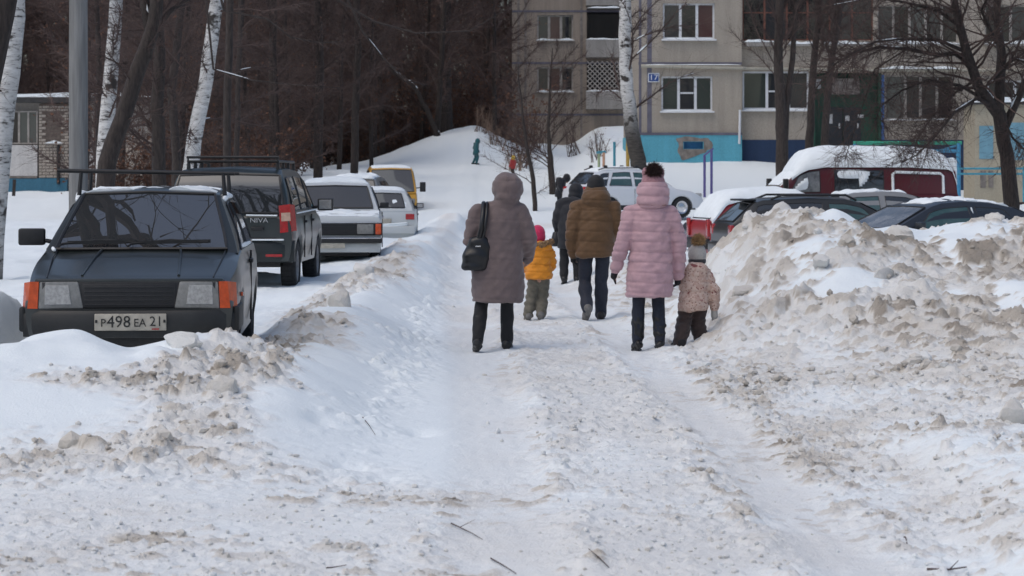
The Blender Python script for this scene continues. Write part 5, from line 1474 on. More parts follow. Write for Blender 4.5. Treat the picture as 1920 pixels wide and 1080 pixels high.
# rack
for sg in (1, -1):
    m = MB(); m.tube([(-1.45, sg * .60, 1.745), (.35, sg * .60, 1.735)], .018, 8); m.build('rack_rail', M['black'], c2.root, smooth=50)
    for x in (-1.4, -.85, -.3, .3):
        m = MB(); m.box((x, sg * .60, 1.68), (.08, .05, .12), taper=.7); m.build('rack_foot', M['black'], c2.root, bevel=.008)
for x in (-1.45, -1.1, -.75, -.4, 0, .33):
    m = MB(); m.tube([(x, -.60, 1.745), (x, .60, 1.745)], .014, 8); m.build('rack_bar', M['black'], c2.root, smooth=50)
m = MB(); m.tube([(-1.45, -.62, 1.80), (-1.45, .62, 1.80)], .018, 8); m.tube([(-1.45, -.6, 1.745), (-1.45, -.6, 1.80)], .014, 6); m.tube([(-1.45, .6, 1.745), (-1.45, .6, 1.80)], .014, 6); m.build('rack_bar', M['black'], c2.root, smooth=50)
for sg in (1, -1):
    m = MB(); m.tube([(-1.62, sg * .882, 1.055), (.9, sg * .888, 1.075)], .010, 6); m.build('belt_snow', M['snow_plain'], c2.root)

# ---- 3. white boxy saloon facing the camera
c3 = Car('parked_car', 'boxy white saloon facing the camera with rectangular lamps', 'car', ((612 - 960) / F * 39.7, 39.7 + 2.05, .10), R(-87), dict(
    L=4.1, W=1.62, H=1.44, ax=(1.35, -1.07), wr=.29, sill=.25, mid=.60, roofw=1.18, beltw=.93, nose=.012, tail=.02, over=.03, shoulder=.07,
    deck=[(-2.05, .80), (-2.0, .92), (-1.3, .95), (.7, .95), (1.9, .865), (2.03, .85), (2.05, .80)],
    gh=[(-1.45, .94), (-1.02, 1.34), (-.85, 1.41), (-.3, 1.44), (.15, 1.42), (.28, 1.38), (.80, .94)], paint=white_p, doors=(-.55, .35), handle=M['chrome']))
c3.screen('windshield', .78, .28, v0=.05, v1=.9, wk=.92); c3.screen('rear_window', -1.42, -1.02)
c3.side_window(-.08, .62, -.08, .25); c3.side_window(-.95, -.18, -.85, -.18)
c3.box('grille', 2.062, 0, .66, (.03, .90, .20), M['black'], .006)
for k in range(6): c3.box('grille_slat', 2.08, 0, .585 + .03 * k, (.012, .86, .008), plain('grille_grey', (.03, .03, .032), .5, .2, 5), 0)
for sg in (1, -1):
    c3.box('headlight', 2.06, sg * .53, .66, (.06, .27, .165), M['lamp_dirty'], .012)
    c3.box('lamp_frame', 2.052, sg * .60, .66, (.05, .43, .205), M['black'], .008)
    c3.box('turn_signal', 2.04, sg * .745, .66, (.10, .095, .175), M['amber'], .01)
c3.box('grille_trim', 2.075, 0, .765, (.03, 1.5, .012), M['chrome'], .003)
c3.box('bumper', 2.11, 0, .48, (.10, 1.60, .10), M['black'], .02); c3.box('bumper_trim', 2.165, 0, .515, (.012, 1.58, .022), M['chrome'], .004)
c3.box('valance', 2.03, 0, .36, (.06, 1.45, .14), white_p, .02)
p3 = c3.box('number_plate', 2.14, -.05, .40, (.014, .50, .105), M['plate'], .004)[0]
c3.snow('snow_cover', -.95, .2, .05, 7, .97, .2, ragged=.02); c3.snow('snow_cover', .78, 1.95, .02, 8, 1.0, .3, ragged=.06, deck=True)
c3.mirrors(.55, 1.03, M['black'], (.07, .15, .10), reach=.09)

# ---- 4. white snowed-over hatchback behind it
c4 = Car('parked_car', 'white hatchback smeared with snow, its back to the camera', 'car', ((709 - 960) / F * 55, 57.0, -.13), R(91.5), dict(
    L=3.8, W=1.64, H=1.42, ax=(1.2, -1.2), wr=.29, sill=.25, mid=.60, roofw=1.12, beltw=.94, tail=.04, shoulder=.1,
    deck=[(-1.9, .84), (-1.86, .95), (.6, .96), (.9, .94), (1.7, .8), (1.9, .66)],
    gh=[(-1.88, .93), (-1.45, 1.33), (-1.25, 1.39), (-.5, 1.42), (0, 1.4), (.2, 1.36), (.9, .93)], paint=white_p, doors=(-.2,)))
c4.screen('rear_window', -1.86, -1.42, v0=.12, v1=.88, wk=.80); c4.screen('windshield', .88, .2); c4.side_window(-.16, .7, -.16, .15); c4.side_window(-1.2, -.26, -1.05, -.26, mat=M['glass_frost'])
for sg in (1, -1): c4.box('tail_light', -1.9, sg * .67, .80, (.05, .2, .13), M['red_lens'], .012)
c4.box('bumper', -1.93, 0, .5, (.12, 1.58, .18), white_p, .04)
c4.box('number_plate', -1.915, 0, .70, (.014, .5, .11), M['plate'], .004)
c4.snow('snow_cover', -1.25, .1, .05, 12, .98, .25); c4.snow('snow_smear', -1.84, -1.45, .02, 13, 1.0, .2, ragged=.08)
for k in range(5):
    m = MB(); m.capsule([(-1.935, .65 - .1 * k, .68 - .03 * k), (-1.94, .1 - .05 * k, .60 - .03 * k), (-1.935, -.6, .66 - .045 * k)], [.02, .03, .018], 8); m.build('snow_smear', M['snow_plain'], c4.root, smooth=60)
c4.mirrors(.55, 1.02, M['black'], (.08, .17, .12), reach=.10)

# ---- 5. grey car whose roof alone shows
c5 = Car('parked_car', 'blue grey car showing only its snowy roof behind the white saloon', 'car', ((668 - 960) / F * 62, 64, .05), R(86), dict(
    L=4.2, W=1.7, H=1.52, ax=(1.3, -1.25), wr=.3, sill=.26, mid=.6, roofw=1.2, deck=[(-2.1, .8), (-2.0, .98), (.8, .98), (1.9, .8), (2.1, .65)],
    gh=[(-2.0, .96), (-1.6, 1.45), (-1.2, 1.5), (-.4, 1.52), (.1, 1.5), (.3, 1.45), (1.0, .96)], paint=paint('paint_blue_grey', (.10, .12, .14), (.4, .4, .4), .4), doors=(-.3,)))
c5.screen('rear_window', -1.98, -1.6); c5.side_window(-1.3, -.35, -1.2, -.35); c5.side_window(-.25, .75, -.25, .2); c5.screen('windshield', .98, .3); c5.snow('snow_cover', -1.5, .2, .05, 15, .9, .2, ragged=.08)

# ---- 6. yellow van facing the camera
yel = paint('paint_yellow', (.52, .27, .02), (.38, .34, .3), .35)
c6 = Car('yellow_van', 'yellow van facing the camera at the end of the parked row', 'van', ((725 - 960) / F * 84, 86.3, -.12), R(-85), dict(
    L=4.6, W=1.80, H=2.0, ax=(1.5, -1.3), wr=.31, sill=.28, mid=.7, roofw=1.46, beltw=.96, nose=.05, over=.05, shoulder=.1,
    deck=[(-2.3, 1.0), (-2.28, 1.08), (1.6, 1.08), (1.95, 1.06), (2.22, .98), (2.3, .8)],
    gh=[(-2.28, 1.06), (-2.2, 1.85), (-2.0, 1.95), (-1, 2.0), (1.0, 1.97), (1.3, 1.90), (2.05, 1.05)], paint=yel, doors=(.3,)))
c6.screen('windshield', 2.03, 1.28, v0=.04, v1=.92, wk=.95); c6.side_window(.4, 1.6, .4, 1.25); c6.side_window(-1.9, .2, -1.85, .2)
for sg in (1, -1): c6.box('headlight', 2.28, sg * .62, .78, (.06, .34, .17), M['lamp_dirty'], .02)
c6.box('grille', 2.305, 0, .76, (.03, .7, .10), M['black'], .008); c6.box('bumper', 2.33, 0, .52, (.12, 1.74, .22), M['black'], .04)
m = MB(); m.tube([(2.10, -.6, 1.10), (2.14, 0, 1.115), (2.10, .62, 1.10)], .02, 6); m.build('wiper', M['black'], c6.root)
c6.mirrors(1.75, 1.27, M['black'], (.12, .20, .34), reach=.22); c6.snow('snow_cover', -2, 1.2, .05, 18, .96, .2)

# ---- 7. white crossover on the right, nose to the right
c7 = Car('parked_car', 'white crossover standing crosswise behind the walkers', 'car', ((1190 - 960) / F * 78, 79, gz(3.9, 78) + .12), R(22), dict(
    L=4.35, W=1.80, H=1.60, ax=(1.35, -1.25), wr=.34, tw=.21, sill=.3, mid=.62, roofw=1.2, beltw=.94, nose=.14, tail=.10, shoulder=.12,
    deck=[(-2.175, .85), (-2.1, 1.02), (-1.0, 1.03), (.6, .97), (1.1, .95), (1.7, .86), (2.1, .72), (2.175, .6)],
    gh=[(-2.05, 1.02), (-1.65, 1.45), (-1.35, 1.55), (-.6, 1.60), (.0, 1.57), (.25, 1.50), (1.15, .95)], paint=white_clean, doors=(-.35, .62), handle=white_clean, rimmat=M['chrome']))
c7.screen('rear_window', -2.0, -1.62); c7.screen('windshield', 1.12, .26); c7.side_window(-.30, .78, -.30, .35, mat=M['glass_teal']); c7.side_window(-1.25, -.42, -1.0, -.42, mat=M['glass_teal']); c7.side_window(-1.65, -1.35, -1.45, -1.15)
for sg in (1, -1):
    c7.box('tail_light', -2.08, sg * .72, .96, (.10, .30, .13), M['red_lens'], .03); c7.box('headlight', 1.98, sg * .70, .74, (.28, .20, .12), M['lamp'], .04); c7.box('fog_recess', 2.08, sg * .62, .48, (.14, .26, .12), M['black'], .03)
    m = MB(); m.tube([(-1.5, sg * .56, 1.56), (-1.3, sg * .57, 1.62), (0, sg * .57, 1.63), (.2, sg * .56, 1.56)], .02, 6); m.build('roof_rail', M['black'], c7.root, smooth=50)
    for x in (-1.25, -.15): c7.box('bar_foot', x, sg * .58, 1.66, (.12, .08, .10), M['black'], .02)
c7.box('bumper', -2.12, 0, .5, (.16, 1.55, .26), M['black'], .05); c7.box('sill_trim', 0, .885, .36, (2.0, .03, .12), M['black'], .01, both=True)
c7.mirrors(.62, 1.08, white_clean, (.1, .2, .14), reach=.12); c7.snow('snow_cover', -1.5, .1, .06, 20, .85, .2); c7.snow('snow_cover', 1.1, 2.0, .03, 21, .9, .25, deck=True)

# ---- 8. dark red van under deep snow
red_v = paint('paint_dark_red', (.085, .008, .012), (.30, .22, .22), .25)
van_z = CAMZ - (372 - 320) / F * 60 - .95
c8 = Car('red_van', 'dark red van buried under a thick cap of snow', 'van', ((1588 - 960) / F * 60, 60.9, -.05), R(184), dict(
    L=5.5, W=2.0, H=1.93, ax=(1.9, -1.1), wr=.34, tw=.22, sill=.34, mid=.8, roofw=1.72, beltw=.97, nose=.12, over=.04, shoulder=.1,
    deck=[(-2.75, 1.16), (-2.72, 1.22), (1.5, 1.22), (1.95, 1.18), (2.5, .98), (2.7, .86), (2.75, .7)],
    gh=[(-2.72, 1.2), (-2.68, 1.76), (-2.5, 1.87), (-1.5, 1.93), (.6, 1.93), (1.05, 1.86), (1.25, 1.76), (2.0, 1.2)], paint=red_v, doors=(.45, 1.4)))
c8.screen('windshield', 1.97, 1.22, mat=M['glass_frost'], v0=.03, v1=.92, wk=.93)
c8.side_window(.75, 1.55, .75, 1.25, t0=.08, t1=.90, mat=M['glass_frost']); c8.side_window(-.85, .38, -.85, .38, t0=.08, t1=.88)
for sg in (1, -1):
    # pressed panel outlined by snow on the blind rear quarter
    y = lambda t: c8.side_pt(-1.7, t, .02, sg)[1]
    P = [c8.side_pt(-2.35, .02, .022, sg), c8.side_pt(-2.35, .72, .022, sg), c8.side_pt(-2.28, .82, .022, sg), c8.side_pt(-1.15, .82, .022, sg), c8.side_pt(-1.08, .74, .022, sg), c8.side_pt(-1.08, .02, .022, sg)]
    m = MB(); m.tube(P, .035, 6); m.build('panel_snow', M['snow_plain'], c8.root, smooth=60)
    # snow clinging to the side glass
    for (xa, xb, t0, t1, n_) in ((1.0, 1.55, .12, .85, 1), (-.5, .38, .55, .92, 2), (-.6, -.2, .1, .92, 3)):
        Pg = []
        for i in range(9):
            row = []
            for j in range(9):
                tt = lerp(t0, t1, j / 8); xx = lerp(xa, xb, i / 8)
                e = min(i, 8 - i, 4) / 4 * min(j, 8 - j, 4) / 4
                row.append(c8.side_pt(xx, tt, -.005 + .05 * e ** .5 - (.06 if n_ == 1 and tt > .1 + 1.4 * (1.6 - xx) else 0) - (.05 if n_ == 3 and tt < .9 - 2.0 * (xx + .6) else 0), sg))
            Pg.append(row)
        m = MB(); m.slab(Pg, (0, -sg * .03, 0)); m.build('snow_smear', M['snow_plain'], c8.root, smooth=60)
    c8.box('headlight', 2.62, sg * .66, .74, (.12, .34, .2), M['lamp'], .03)
c8.box('bumper', 2.75, 0, .5, (.14, 1.9, .22), M['black'], .04); c8.mirrors(1.65, 1.42, M['black'], (.12, .16, .3), reach=.2)
c8.snow('snow_cover', -2.70, 1.45, .44, 22, 1.09, .62, base=-.05, nz=.14); c8.snow('snow_cover', 1.2, 1.75, .10, 24, 1.0, .3, nz=.3); c8.snow('snow_cover', 1.85, 2.7, .16, 23, 1.0, .3, deck=True)
m = MB(); m.slab([[(-2.72, -.85, 1.25), (-2.72, -.85, 2.05)], [(-2.82, 0, 1.2), (-2.84, 0, 2.1)], [(-2.72, .85, 1.25), (-2.72, .85, 2.05)]], (.06, 0, 0)); m.build('rear_snow', M['snow_plain'], c8.root, smooth=60)

# ---- 9. dark saloon behind the crest
dk = paint('paint_graphite', (.022, .026, .034), (.3, .3, .3), .25)
c9 = Car('parked_car', 'dark graphite saloon behind the crest of the big heap', 'car', ((1748 - 960) / F * 40, 40.3, -.19), R(205), dict(
    L=4.5, W=1.75, H=1.42, ax=(1.4, -1.3), wr=.31, sill=.25, mid=.58, roofw=1.16, nose=.12, tail=.1,
    deck=[(-2.25, .85), (-2.15, .98), (-1.3, 1.0), (.9, .93), (1.2, .92), (2.0, .75), (2.25, .6)],
    gh=[(-1.95, 1.0), (-1.25, 1.30), (-.85, 1.385), (-.3, 1.42), (.15, 1.39), (.38, 1.33), (1.3, .92)], paint=dk, doors=(-.4, .6)))
c9.screen('windshield', 1.28, .4, mat=M['glass_frost']); c9.screen('rear_window', -1.9, -1.25); c9.side_window(-.32, .95, -.32, .42, mat=M['glass_teal']); c9.side_window(-1.3, -.46, -1.0, -.46)
c9.snow('snow_cover', -1.2, .3, .02, 25, .9, .2, ragged=.09); c9.mirrors(.8, 1.02, dk, (.1, .18, .12), reach=.1)
for sg in (1, -1): c9.box('headlight', 2.05, sg * .66, .68, (.2, .26, .12), M['lamp'], .04)
m = MB(); m.tube([c9.side_pt(-.39, .05, .012, 1), c9.side_pt(-.39, .9, .012, 1)], .012, 5); m.build('pillar_frost', M['snow_plain'], c9.root)

# ---- 10. dark hatchback with rails
dk2 = paint('paint_olive_black', (.020, .021, .020), (.3, .3, .29), .25)
c10 = Car('parked_car', 'black hatchback with roof rails behind the left slope of the big heap', 'car', ((1568 - 960) / F * 44, 44.6, -.20), R(8), dict(
    L=4.2, W=1.74, H=1.44, ax=(1.3, -1.25), wr=.31, sill=.25, mid=.58, roofw=1.16, tail=.07,
    deck=[(-2.1, .85), (-2.05, .96), (.8, .95), (1.1, .93), (1.9, .76), (2.1, .6)],
    gh=[(-2.06, .95), (-1.62, 1.34), (-1.45, 1.40), (-.6, 1.44), (.1, 1.41), (.32, 1.35), (1.15, .93)], paint=dk2, doors=(-.3, .65)))
c10.screen('rear_window', -2.04, -1.62); c10.screen('windshield', 1.12, .34, mat=M['glass_frost']); c10.side_window(-1.2, -.36, -1.1, -.36); c10.side_window(-.24, .85, -.24, .36, mat=M['glass_teal']); c10.side_window(-1.75, -1.3, -1.55, -1.25)
c10.box('spoiler', -1.68, 0, 1.385, (.24, 1.06, .035), M['black'], .012)
for sg in (1, -1):
    m = MB(); m.tube([(-1.3, sg * .565, 1.40), (-1.1, sg * .575, 1.475), (.1, sg * .575, 1.475), (.3, sg * .565, 1.38)], .02, 8); m.build('roof_rail', M['black'], c10.root, smooth=50)
    c10.box('tail_light', -2.07, sg * .72, .84, (.08, .24, .2), M['red_lens'], .03)
c10.box('bumper', -2.1, 0, .5, (.14, 1.6, .24), dk2, .05); c10.mirrors(.62, 1.02, dk2, (.1, .18, .12), reach=.1)

# ---- 11. silver saloon further back
c11 = Car('parked_car', 'silver grey saloon between the black hatchback and the red van', 'car', ((1672 - 960) / F * 50, 50.5, -.16), R(10), dict(
    L=4.4, W=1.74, H=1.46, ax=(1.35, -1.3), wr=.31, sill=.25, mid=.58, roofw=1.16,
    deck=[(-2.2, .85), (-2.1, .98), (-1.3, 1.0), (.9, .95), (1.2, .93), (2.0, .76), (2.2, .6)],
    gh=[(-1.8, 1.0), (-1.2, 1.36), (-.9, 1.43), (-.3, 1.46), (.15, 1.43), (.35, 1.37), (1.25, .93)], paint=paint('paint_silver', (.22, .225, .23), (.36, .36, .36), .35), doors=(-.35, .62)))
c11.screen('windshield', 1.22, .38, mat=M['glass_frost']); c11.screen('rear_window', -1.78, -1.2); c11.side_window(-.28, .9, -.28, .4); c11.side_window(-1.25, -.42, -1.0, -.42, mat=M['glass_teal'])
c11.snow('snow_cover', -1.1, .3, .02, 28, .9, .2, ragged=.07)

# ---- 12. red car under snow
c12 = Car('parked_car', 'red hatchback mostly hidden by snow left of the black hatchback', 'car', ((1476 - 960) / F * 49.5, 49.9, -.26), R(12), dict(
    L=3.7, W=1.66, H=1.45, ax=(1.15, -1.15), wr=.29, sill=.25, mid=.58, roofw=1.12, tail=.05,
    deck=[(-1.85, .85), (-1.8, .96), (.7, .95), (1.0, .92), (1.7, .76), (1.85, .6)],
    gh=[(-1.82, .95), (-1.45, 1.36), (-1.2, 1.42), (-.5, 1.45), (.1, 1.42), (.3, 1.36), (1.0, .93)], paint=paint('paint_red', (.33, .014, .018), (.4, .3, .3), .2), doors=(-.2,)))
c12.screen('rear_window', -1.8, -1.45, mat=M['glass_frost']); c12.screen('windshield', .98, .3); c12.side_window(-.14, .8, -.14, .28); c12.side_window(-1.2, -.28, -1.0, -.28)
for sg in (1, -1): c12.box('tail_light', -1.86, sg * .70, .82, (.06, .16, .36), M['red_lens'], .02)
c12.box('bumper', -1.88, 0, .5, (.12, 1.58, .22), M['black'], .04)
c12.snow('snow_cover', -1.80, .7, .16, 31, 1.16, .25, base=-.03); c12.snow('snow_cover', -1.2, 1.8, .14, 32, 1.02, .25, deck=True)

# ---- 13. dark car at the far end of the lot
c13 = Car('parked_car', 'black car with a snowy bonnet half hidden behind the pink coat', 'car', ((1455 - 960) / F * 57, 57.5, -.3), R(187), dict(
    L=4.3, W=1.72, H=1.40, ax=(1.35, -1.25), wr=.31, sill=.25, mid=.58, roofw=1.14,
    deck=[(-2.15, .85), (-2.05, .96), (.9, .93), (1.2, .92), (2.0, .78), (2.15, .6)],
    gh=[(-1.7, .96), (-1.1, 1.33), (-.3, 1.40), (.3, 1.33), (1.2, .92)], paint=dk, doors=(-.35, .6)))
c13.screen('windshield', 1.18, .32, mat=M['glass_frost']); c13.side_window(-.28, .85, -.28, .36); c13.side_window(-1.2, -.42, -1.0, -.42); c13.snow('snow_cover', 1.15, 2.0, .05, 34, .9, .25, deck=True, ragged=.03)
# ------------------------------------------------------------------ people (local +Y is the way they face, seen from behind)
def voxel(mb, name, vox=.012, smooth=4, fn=None):
    """fuse overlapping closed shapes into one continuous skin"""
    me = mb.mesh('tmp'); o = bpy.data.objects.new('tmp', me); COL.objects.link(o)
    r = o.modifiers.new('r', 'REMESH'); r.mode = 'VOXEL'; r.voxel_size = vox
    s = o.modifiers.new('s', 'SMOOTH'); s.iterations = smooth; s.factor = .5
    bpy.context.view_layer.update()
    res = bpy.data.meshes.new_from_object(o.evaluated_get(bpy.context.evaluated_depsgraph_get())); res.name = name
    bpy.data.objects.remove(o); bpy.data.meshes.remove(me)
    n = len(res.vertices)
    if fn:
        co = np.empty(n * 3, np.float32); res.vertices.foreach_get('co', co); co = co.reshape(-1, 3).astype(float)
        no = np.empty(n * 3, np.float32); res.vertices.foreach_get('normal', no); no = no.reshape(-1, 3)
        co = co + no * fn(co)[:, None]; res.vertices.foreach_set('co', co.astype(np.float32).ravel()); res.update()
    res.polygons.foreach_set('use_smooth', [True] * len(res.polygons)); res.materials.clear()
    return res
def wrinkle(a, k, seed=0):
    r_ = np.random.default_rng(seed); K = r_.normal(size=(7, 3)) * k * np.array([1, 1, 1.5]); ph = r_.uniform(0, 6.28, 7)
    return lambda c: a * np.sin(c @ K.T + ph).sum(1) / 2.6
def quilt(p, a, w=.22, ph=0.0, wr=None):
    def f(c):
        t = ((c[:, 2] + .03 * c[:, 0] + ph) / p) % 1.0; d = np.minimum(t, 1 - t)
        return a * (1 - 2 * np.exp(-(d / w * 2.2) ** 2)) * .5 + (wr(c) if wr else 0)
    return f

M['skin'] = plain('skin', (.42, .24, .17), .6, .12, 14)
def hand(m, wrist, d, side, s=1.0, curl=.5):
    """palm, four unequal bent fingers and a thumb that leaves the side of the palm"""
    d = Vector(d).normalized(); fw = Vector((0, 1, 0)); fw = (fw - d * fw.dot(d)).normalized(); inn = d.cross(fw)
    if inn.x * side > 0: inn = -inn
    w = Vector(wrist)
    m.capsule([w, w + d * .035 * s, w + d * .075 * s], [.025 * s, .032 * s, .030 * s], 10)
    for i, (k, L) in enumerate(((-.027, .068), (-.009, .076), (.009, .072), (.026, .056))):
        a = w + d * .07 * s + fw * (-k) * s; b = a + (d * .8 + inn * curl * .5).normalized() * L * .5 * s; c = b + (d * .6 + inn * curl).normalized() * L * .5 * s
        m.capsule([a, b, c], [.0095 * s, .009 * s, .008 * s], 8)
    a = w + d * .02 * s + fw * .022 * s; b = a + (d * .6 + fw * .7 + inn * .2).normalized() * .04 * s; c = b + (d * .9 + fw * .2 + inn * .3).normalized() * .032 * s
    m.capsule([a, b, c], [.012 * s, .011 * s, .009 * s], 8)

def person(label, at, yaw, J, look, cat='person', base_dz=0.0, name='person'):
    """J: joints; look: garments. The body is one continuous figure, the clothes are its parts."""
    x, y = at; s = J['s']
    root_me = MB()
    hd = Vector(J['head']); hr = J.get('hr', .095)
    root_me.ball(hd, (hr * .82, hr * .98, hr * 1.18)); root_me.ball(hd + Vector((0, hr * .35, -hr * .55)), (hr * .6, hr * .6, hr * .55))
    root_me.capsule([hd + Vector((0, hr * .9, hr * .12)), hd + Vector((0, hr * 1.12, -hr * .2))], [hr * .12, hr * .17], 8)
    for sg in (1, -1): root_me.ball(hd + Vector((sg * hr * .84, 0, -hr * .08)), (hr * .1, hr * .2, hr * .3))
    root_me.capsule([hd - Vector((0, .01, hr)), Vector(J['neck'])], hr * .55)
    pel = (Vector(J['lh']) + Vector(J['rh'])) / 2
    root_me.capsule([pel, (pel + Vector(J['neck'])) / 2, Vector(J['neck']) - Vector((0, 0, .10 * s))], [.12 * s, .115 * s, .125 * s], 14)
    for a in 'lr':
        root_me.capsule([J[a + 'h'], J[a + 'k'], J[a + 'a']], [.07 * s, .05 * s, .036 * s]); root_me.capsule([J[a + 'a'], J[a + 't']], [.036 * s, .026 * s])
        root_me.capsule([J[a + 's'], J[a + 'e'], J[a + 'w']], [.045 * s, .036 * s, .026 * s])
        hv = Vector(J[a + 'w']) - Vector(J[a + 'e']); hand(root_me, J[a + 'w'], hv, -1 if a == 'l' else 1, s * .95, .6)
    body = link_mesh(name, voxel(root_me, 'body', .011 * max(s, .7), 3), M['skin'])
    body.location = (x, y, gzs(x, y) + base_dz - .02); body.rotation_euler = (0, 0, yaw)
    tag(body, label, cat)
    for g in look:
        nm, mat, mb, vox, sm, fn = g
        o = link_mesh(nm, voxel(mb, nm, vox, sm, fn), mat, body)
    # eyes and mouth
    for sg in (1, -1):
        m = MB(); m.ball(hd + Vector((sg * hr * .33, hr * .9, 0)), hr * .11, 8, 6); m.build('eye', M['ink'], body)
    m = MB(); m.capsule([hd + Vector((-hr * .25, hr * .88, -hr * .55)), hd + Vector((hr * .25, hr * .88, -hr * .55))], hr * .06, 6); m.build('mouth', M['red_lens'], body)
    return body

def leg_mb(J, a, r0, r1, r2, top=None, low=None):
    m = MB(); h = Vector(top if top is not None else J[a + 'h']); k = Vector(J[a + 'k']); n = Vector(low if low is not None else J[a + 'a'])
    m.capsule([h, h.lerp(k, .5), k, k.lerp(n, .35), k.lerp(n, .75), n], [r0, (r0 + r1) / 2 * .98, r1, r1 * 1.02, (r1 + r2) / 2, r2], 14); return m
def both_legs(J, r0, r1, r2, s=1):
    m = MB(); 
    for a in 'lr': m.add(*(lambda q: (q.v, q.f))(leg_mb(J, a, r0, r1, r2)))
    m.capsule([J['lh'], J['rh']], r0 * 1.05); return m
def boot(J, a, rs, hgt, rt, heel=0):
    m = MB(); an = Vector(J[a + 'a']); t = Vector(J[a + 't']); k = Vector(J[a + 'k']); up = (k - an).normalized()
    m.capsule([an + up * hgt, an + up * hgt * .4, an], [rt, rt * .97, rs * 1.05], 12)
    f = (t - an).normalized()
    m.capsule([an - f * .05 + Vector((0, 0, -.028)), an.lerp(t, .5) + Vector((0, 0, -.014)), t + f * .02], [rs * 1.12, rs * 1.1, rs * .85], 12)
    m.stack([(min(an.z, t.z) - .055, rs * 1.15, (t - an).length * .5 + rs * .8, (an.x + t.x) / 2, (an.y + t.y) / 2), (min(an.z, t.z) - .03, rs * 1.15, (t - an).length * .5 + rs * .8, (an.x + t.x) / 2, (an.y + t.y) / 2)], 16) if abs(an.z - t.z) < .06 else None
    if heel: m.capsule([an - f * .035, an - f * .04 + Vector((0, 0, -.075))], .022, 8)
    return m
def sleeve(m, J, a, r0, r1, r2, ext=0.0):
    s_, e, w = Vector(J[a + 's']), Vector(J[a + 'e']), Vector(J[a + 'w'])
    m.capsule([s_, s_.lerp(e, .5), e, e.lerp(w, .5), w], [r0, (r0 + r1) / 2, r1, (r1 + r2) / 2, r2], 14)

def fluffy(c, r, n, mat, parent_look, name='pompom', L=.5, seed=3):
    pass

def pompom(body, c, r, mat, seed=1, n=900, L=.45):
    """ball of fur: a core with many short hairs"""
    rg = np.random.default_rng(seed); d = rg.normal(size=(n, 3)); d /= np.linalg.norm(d, axis=1)[:, None]
    W = Wood(seed); P = np.array(c) + d * r * .62; W.tw.append((P, P + (d + rg.normal(size=(n, 3)) * .35) * r * L, r * .05))
    o = link_mesh('pompom', W.crown_mesh('pompom', (), [mat]), None, body)
    m = MB(); m.ball(c, r * .68); m.build('core', mat, o, smooth=179)

def J_(s, **kw):
    d = dict(s=s, lh=(-.09 * s, 0, .88 * s), rh=(.09 * s, 0, .88 * s), lk=(-.10 * s, .03 * s, .47 * s), rk=(.10 * s, .03 * s, .47 * s), la=(-.10 * s, 0, .085 * s), ra=(.10 * s, 0, .085 * s), lt=(-.11 * s, .16 * s, .04 * s), rt=(.11 * s, .16 * s, .04 * s),
             neck=(0, 0, 1.44 * s), head=(0, .02, 1.60 * s), ls=(-.19 * s, 0, 1.37 * s), rs=(.19 * s, 0, 1.37 * s), le=(-.27 * s, -.02, 1.08 * s), re=(.27 * s, -.02, 1.08 * s), lw=(-.27 * s, .08, .84 * s), rw=(.27 * s, .08, .84 * s))
    d.update(kw); return d

# ---- woman in the taupe coat
M['taupe'] = cloth('taupe_coat', (.16, .118, .113), .14, 18, 6, .016)
M['black_cloth'] = cloth('black_cloth', (.010, .010, .012), .3, 30, 8, .006, .05)
M['boot'] = plain('black_leather', (.010, .010, .011), .45, .3, 12, bmp=.004)
M['bag'] = plain('bag_leather', (.010, .010, .011), .33, .3, 8, bmp=.006)
J = J_(1.0, lh=(-.10, 0, .86), rh=(.08, 0, .86), lk=(-.17, .02, .47), rk=(.075, .06, .47), la=(-.205, -.14, .11), ra=(.075, .10, .085), lt=(-.225, .01, .035), rt=(.09, .25, .035), neck=(.03, .02, 1.43), head=(.075, .05, 1.575),
       ls=(-.20, 0, 1.345), rs=(.20, .01, 1.345), le=(-.275, .01, 1.07), re=(.285, .0, 1.08), lw=(-.19, .22, .98), rw=(.27, .20, .90))
coat = MB()
coat.stack([(.485, .245, .20, -.02, .01), (.50, .25, .205, -.02, .01), (.62, .252, .205, -.015, .01), (.80, .25, .205, -.01, .01), (1.0, .235, .19, 0, .01), (1.15, .232, .18, 0, .01), (1.28, .225, .165, .005, .01), (1.37, .19, .135, .015, .015), (1.43, .115, .105, .03, .02), (1.47, .10, .10, .04, .03)], 28)
sleeve(coat, J, 'l', .095, .082, .062); sleeve(coat, J, 'r', .095, .085, .065)
coat.capsule([(-.19, 0, 1.345), (0.02, 0, 1.40), (.19, 0, 1.345)], [.085, .10, .085])
coat.ball((.08, .02, 1.585), (.152, .165, .148)); coat.ball((.08, -.02, 1.50), (.128, .13, .09)); coat.stack([(1.39, .13, .12, .05, .01), (1.44, .125, .125, .06, .01), (1.50, .12, .13, .07, .02)])
q = MB(); q.box((.02, .06, 1.45), (.02, .02, .02))
bootsL = [boot(J, 'l', .040, .30, .056, 1), boot(J, 'r', .040, .30, .056, 1)]
p1 = person('woman in a long taupe hooded coat with a black shoulder bag', ((936 - 960) / F * 23.3, 23.3), 0, J, [
    ('coat', M['taupe'], coat, .012, 5, quilt(.19, .007, .10, .05, lambda c: wrinkle(.008, 14, 1)(c) + wrinkle(.004, 34, 41)(c))),
    ('trousers', M['black_cloth'], both_legs(J, .085, .066, .056), .011, 3, wrinkle(.004, 25, 2)),
    ('boot', M['boot'], bootsL[0], .009, 1, wrinkle(.006, 34, 6)), ('boot', M['boot'], bootsL[1], .009, 1, wrinkle(.006, 34, 7))])
# hood seam, hem line
m = MB(); m.tube([(.08, -.148, 1.52), (.08, -.146, 1.60), (.08, -.105, 1.69), (.08, .0, 1.735)], .004, 5); m.build('hood_seam', M['taupe'], p1)
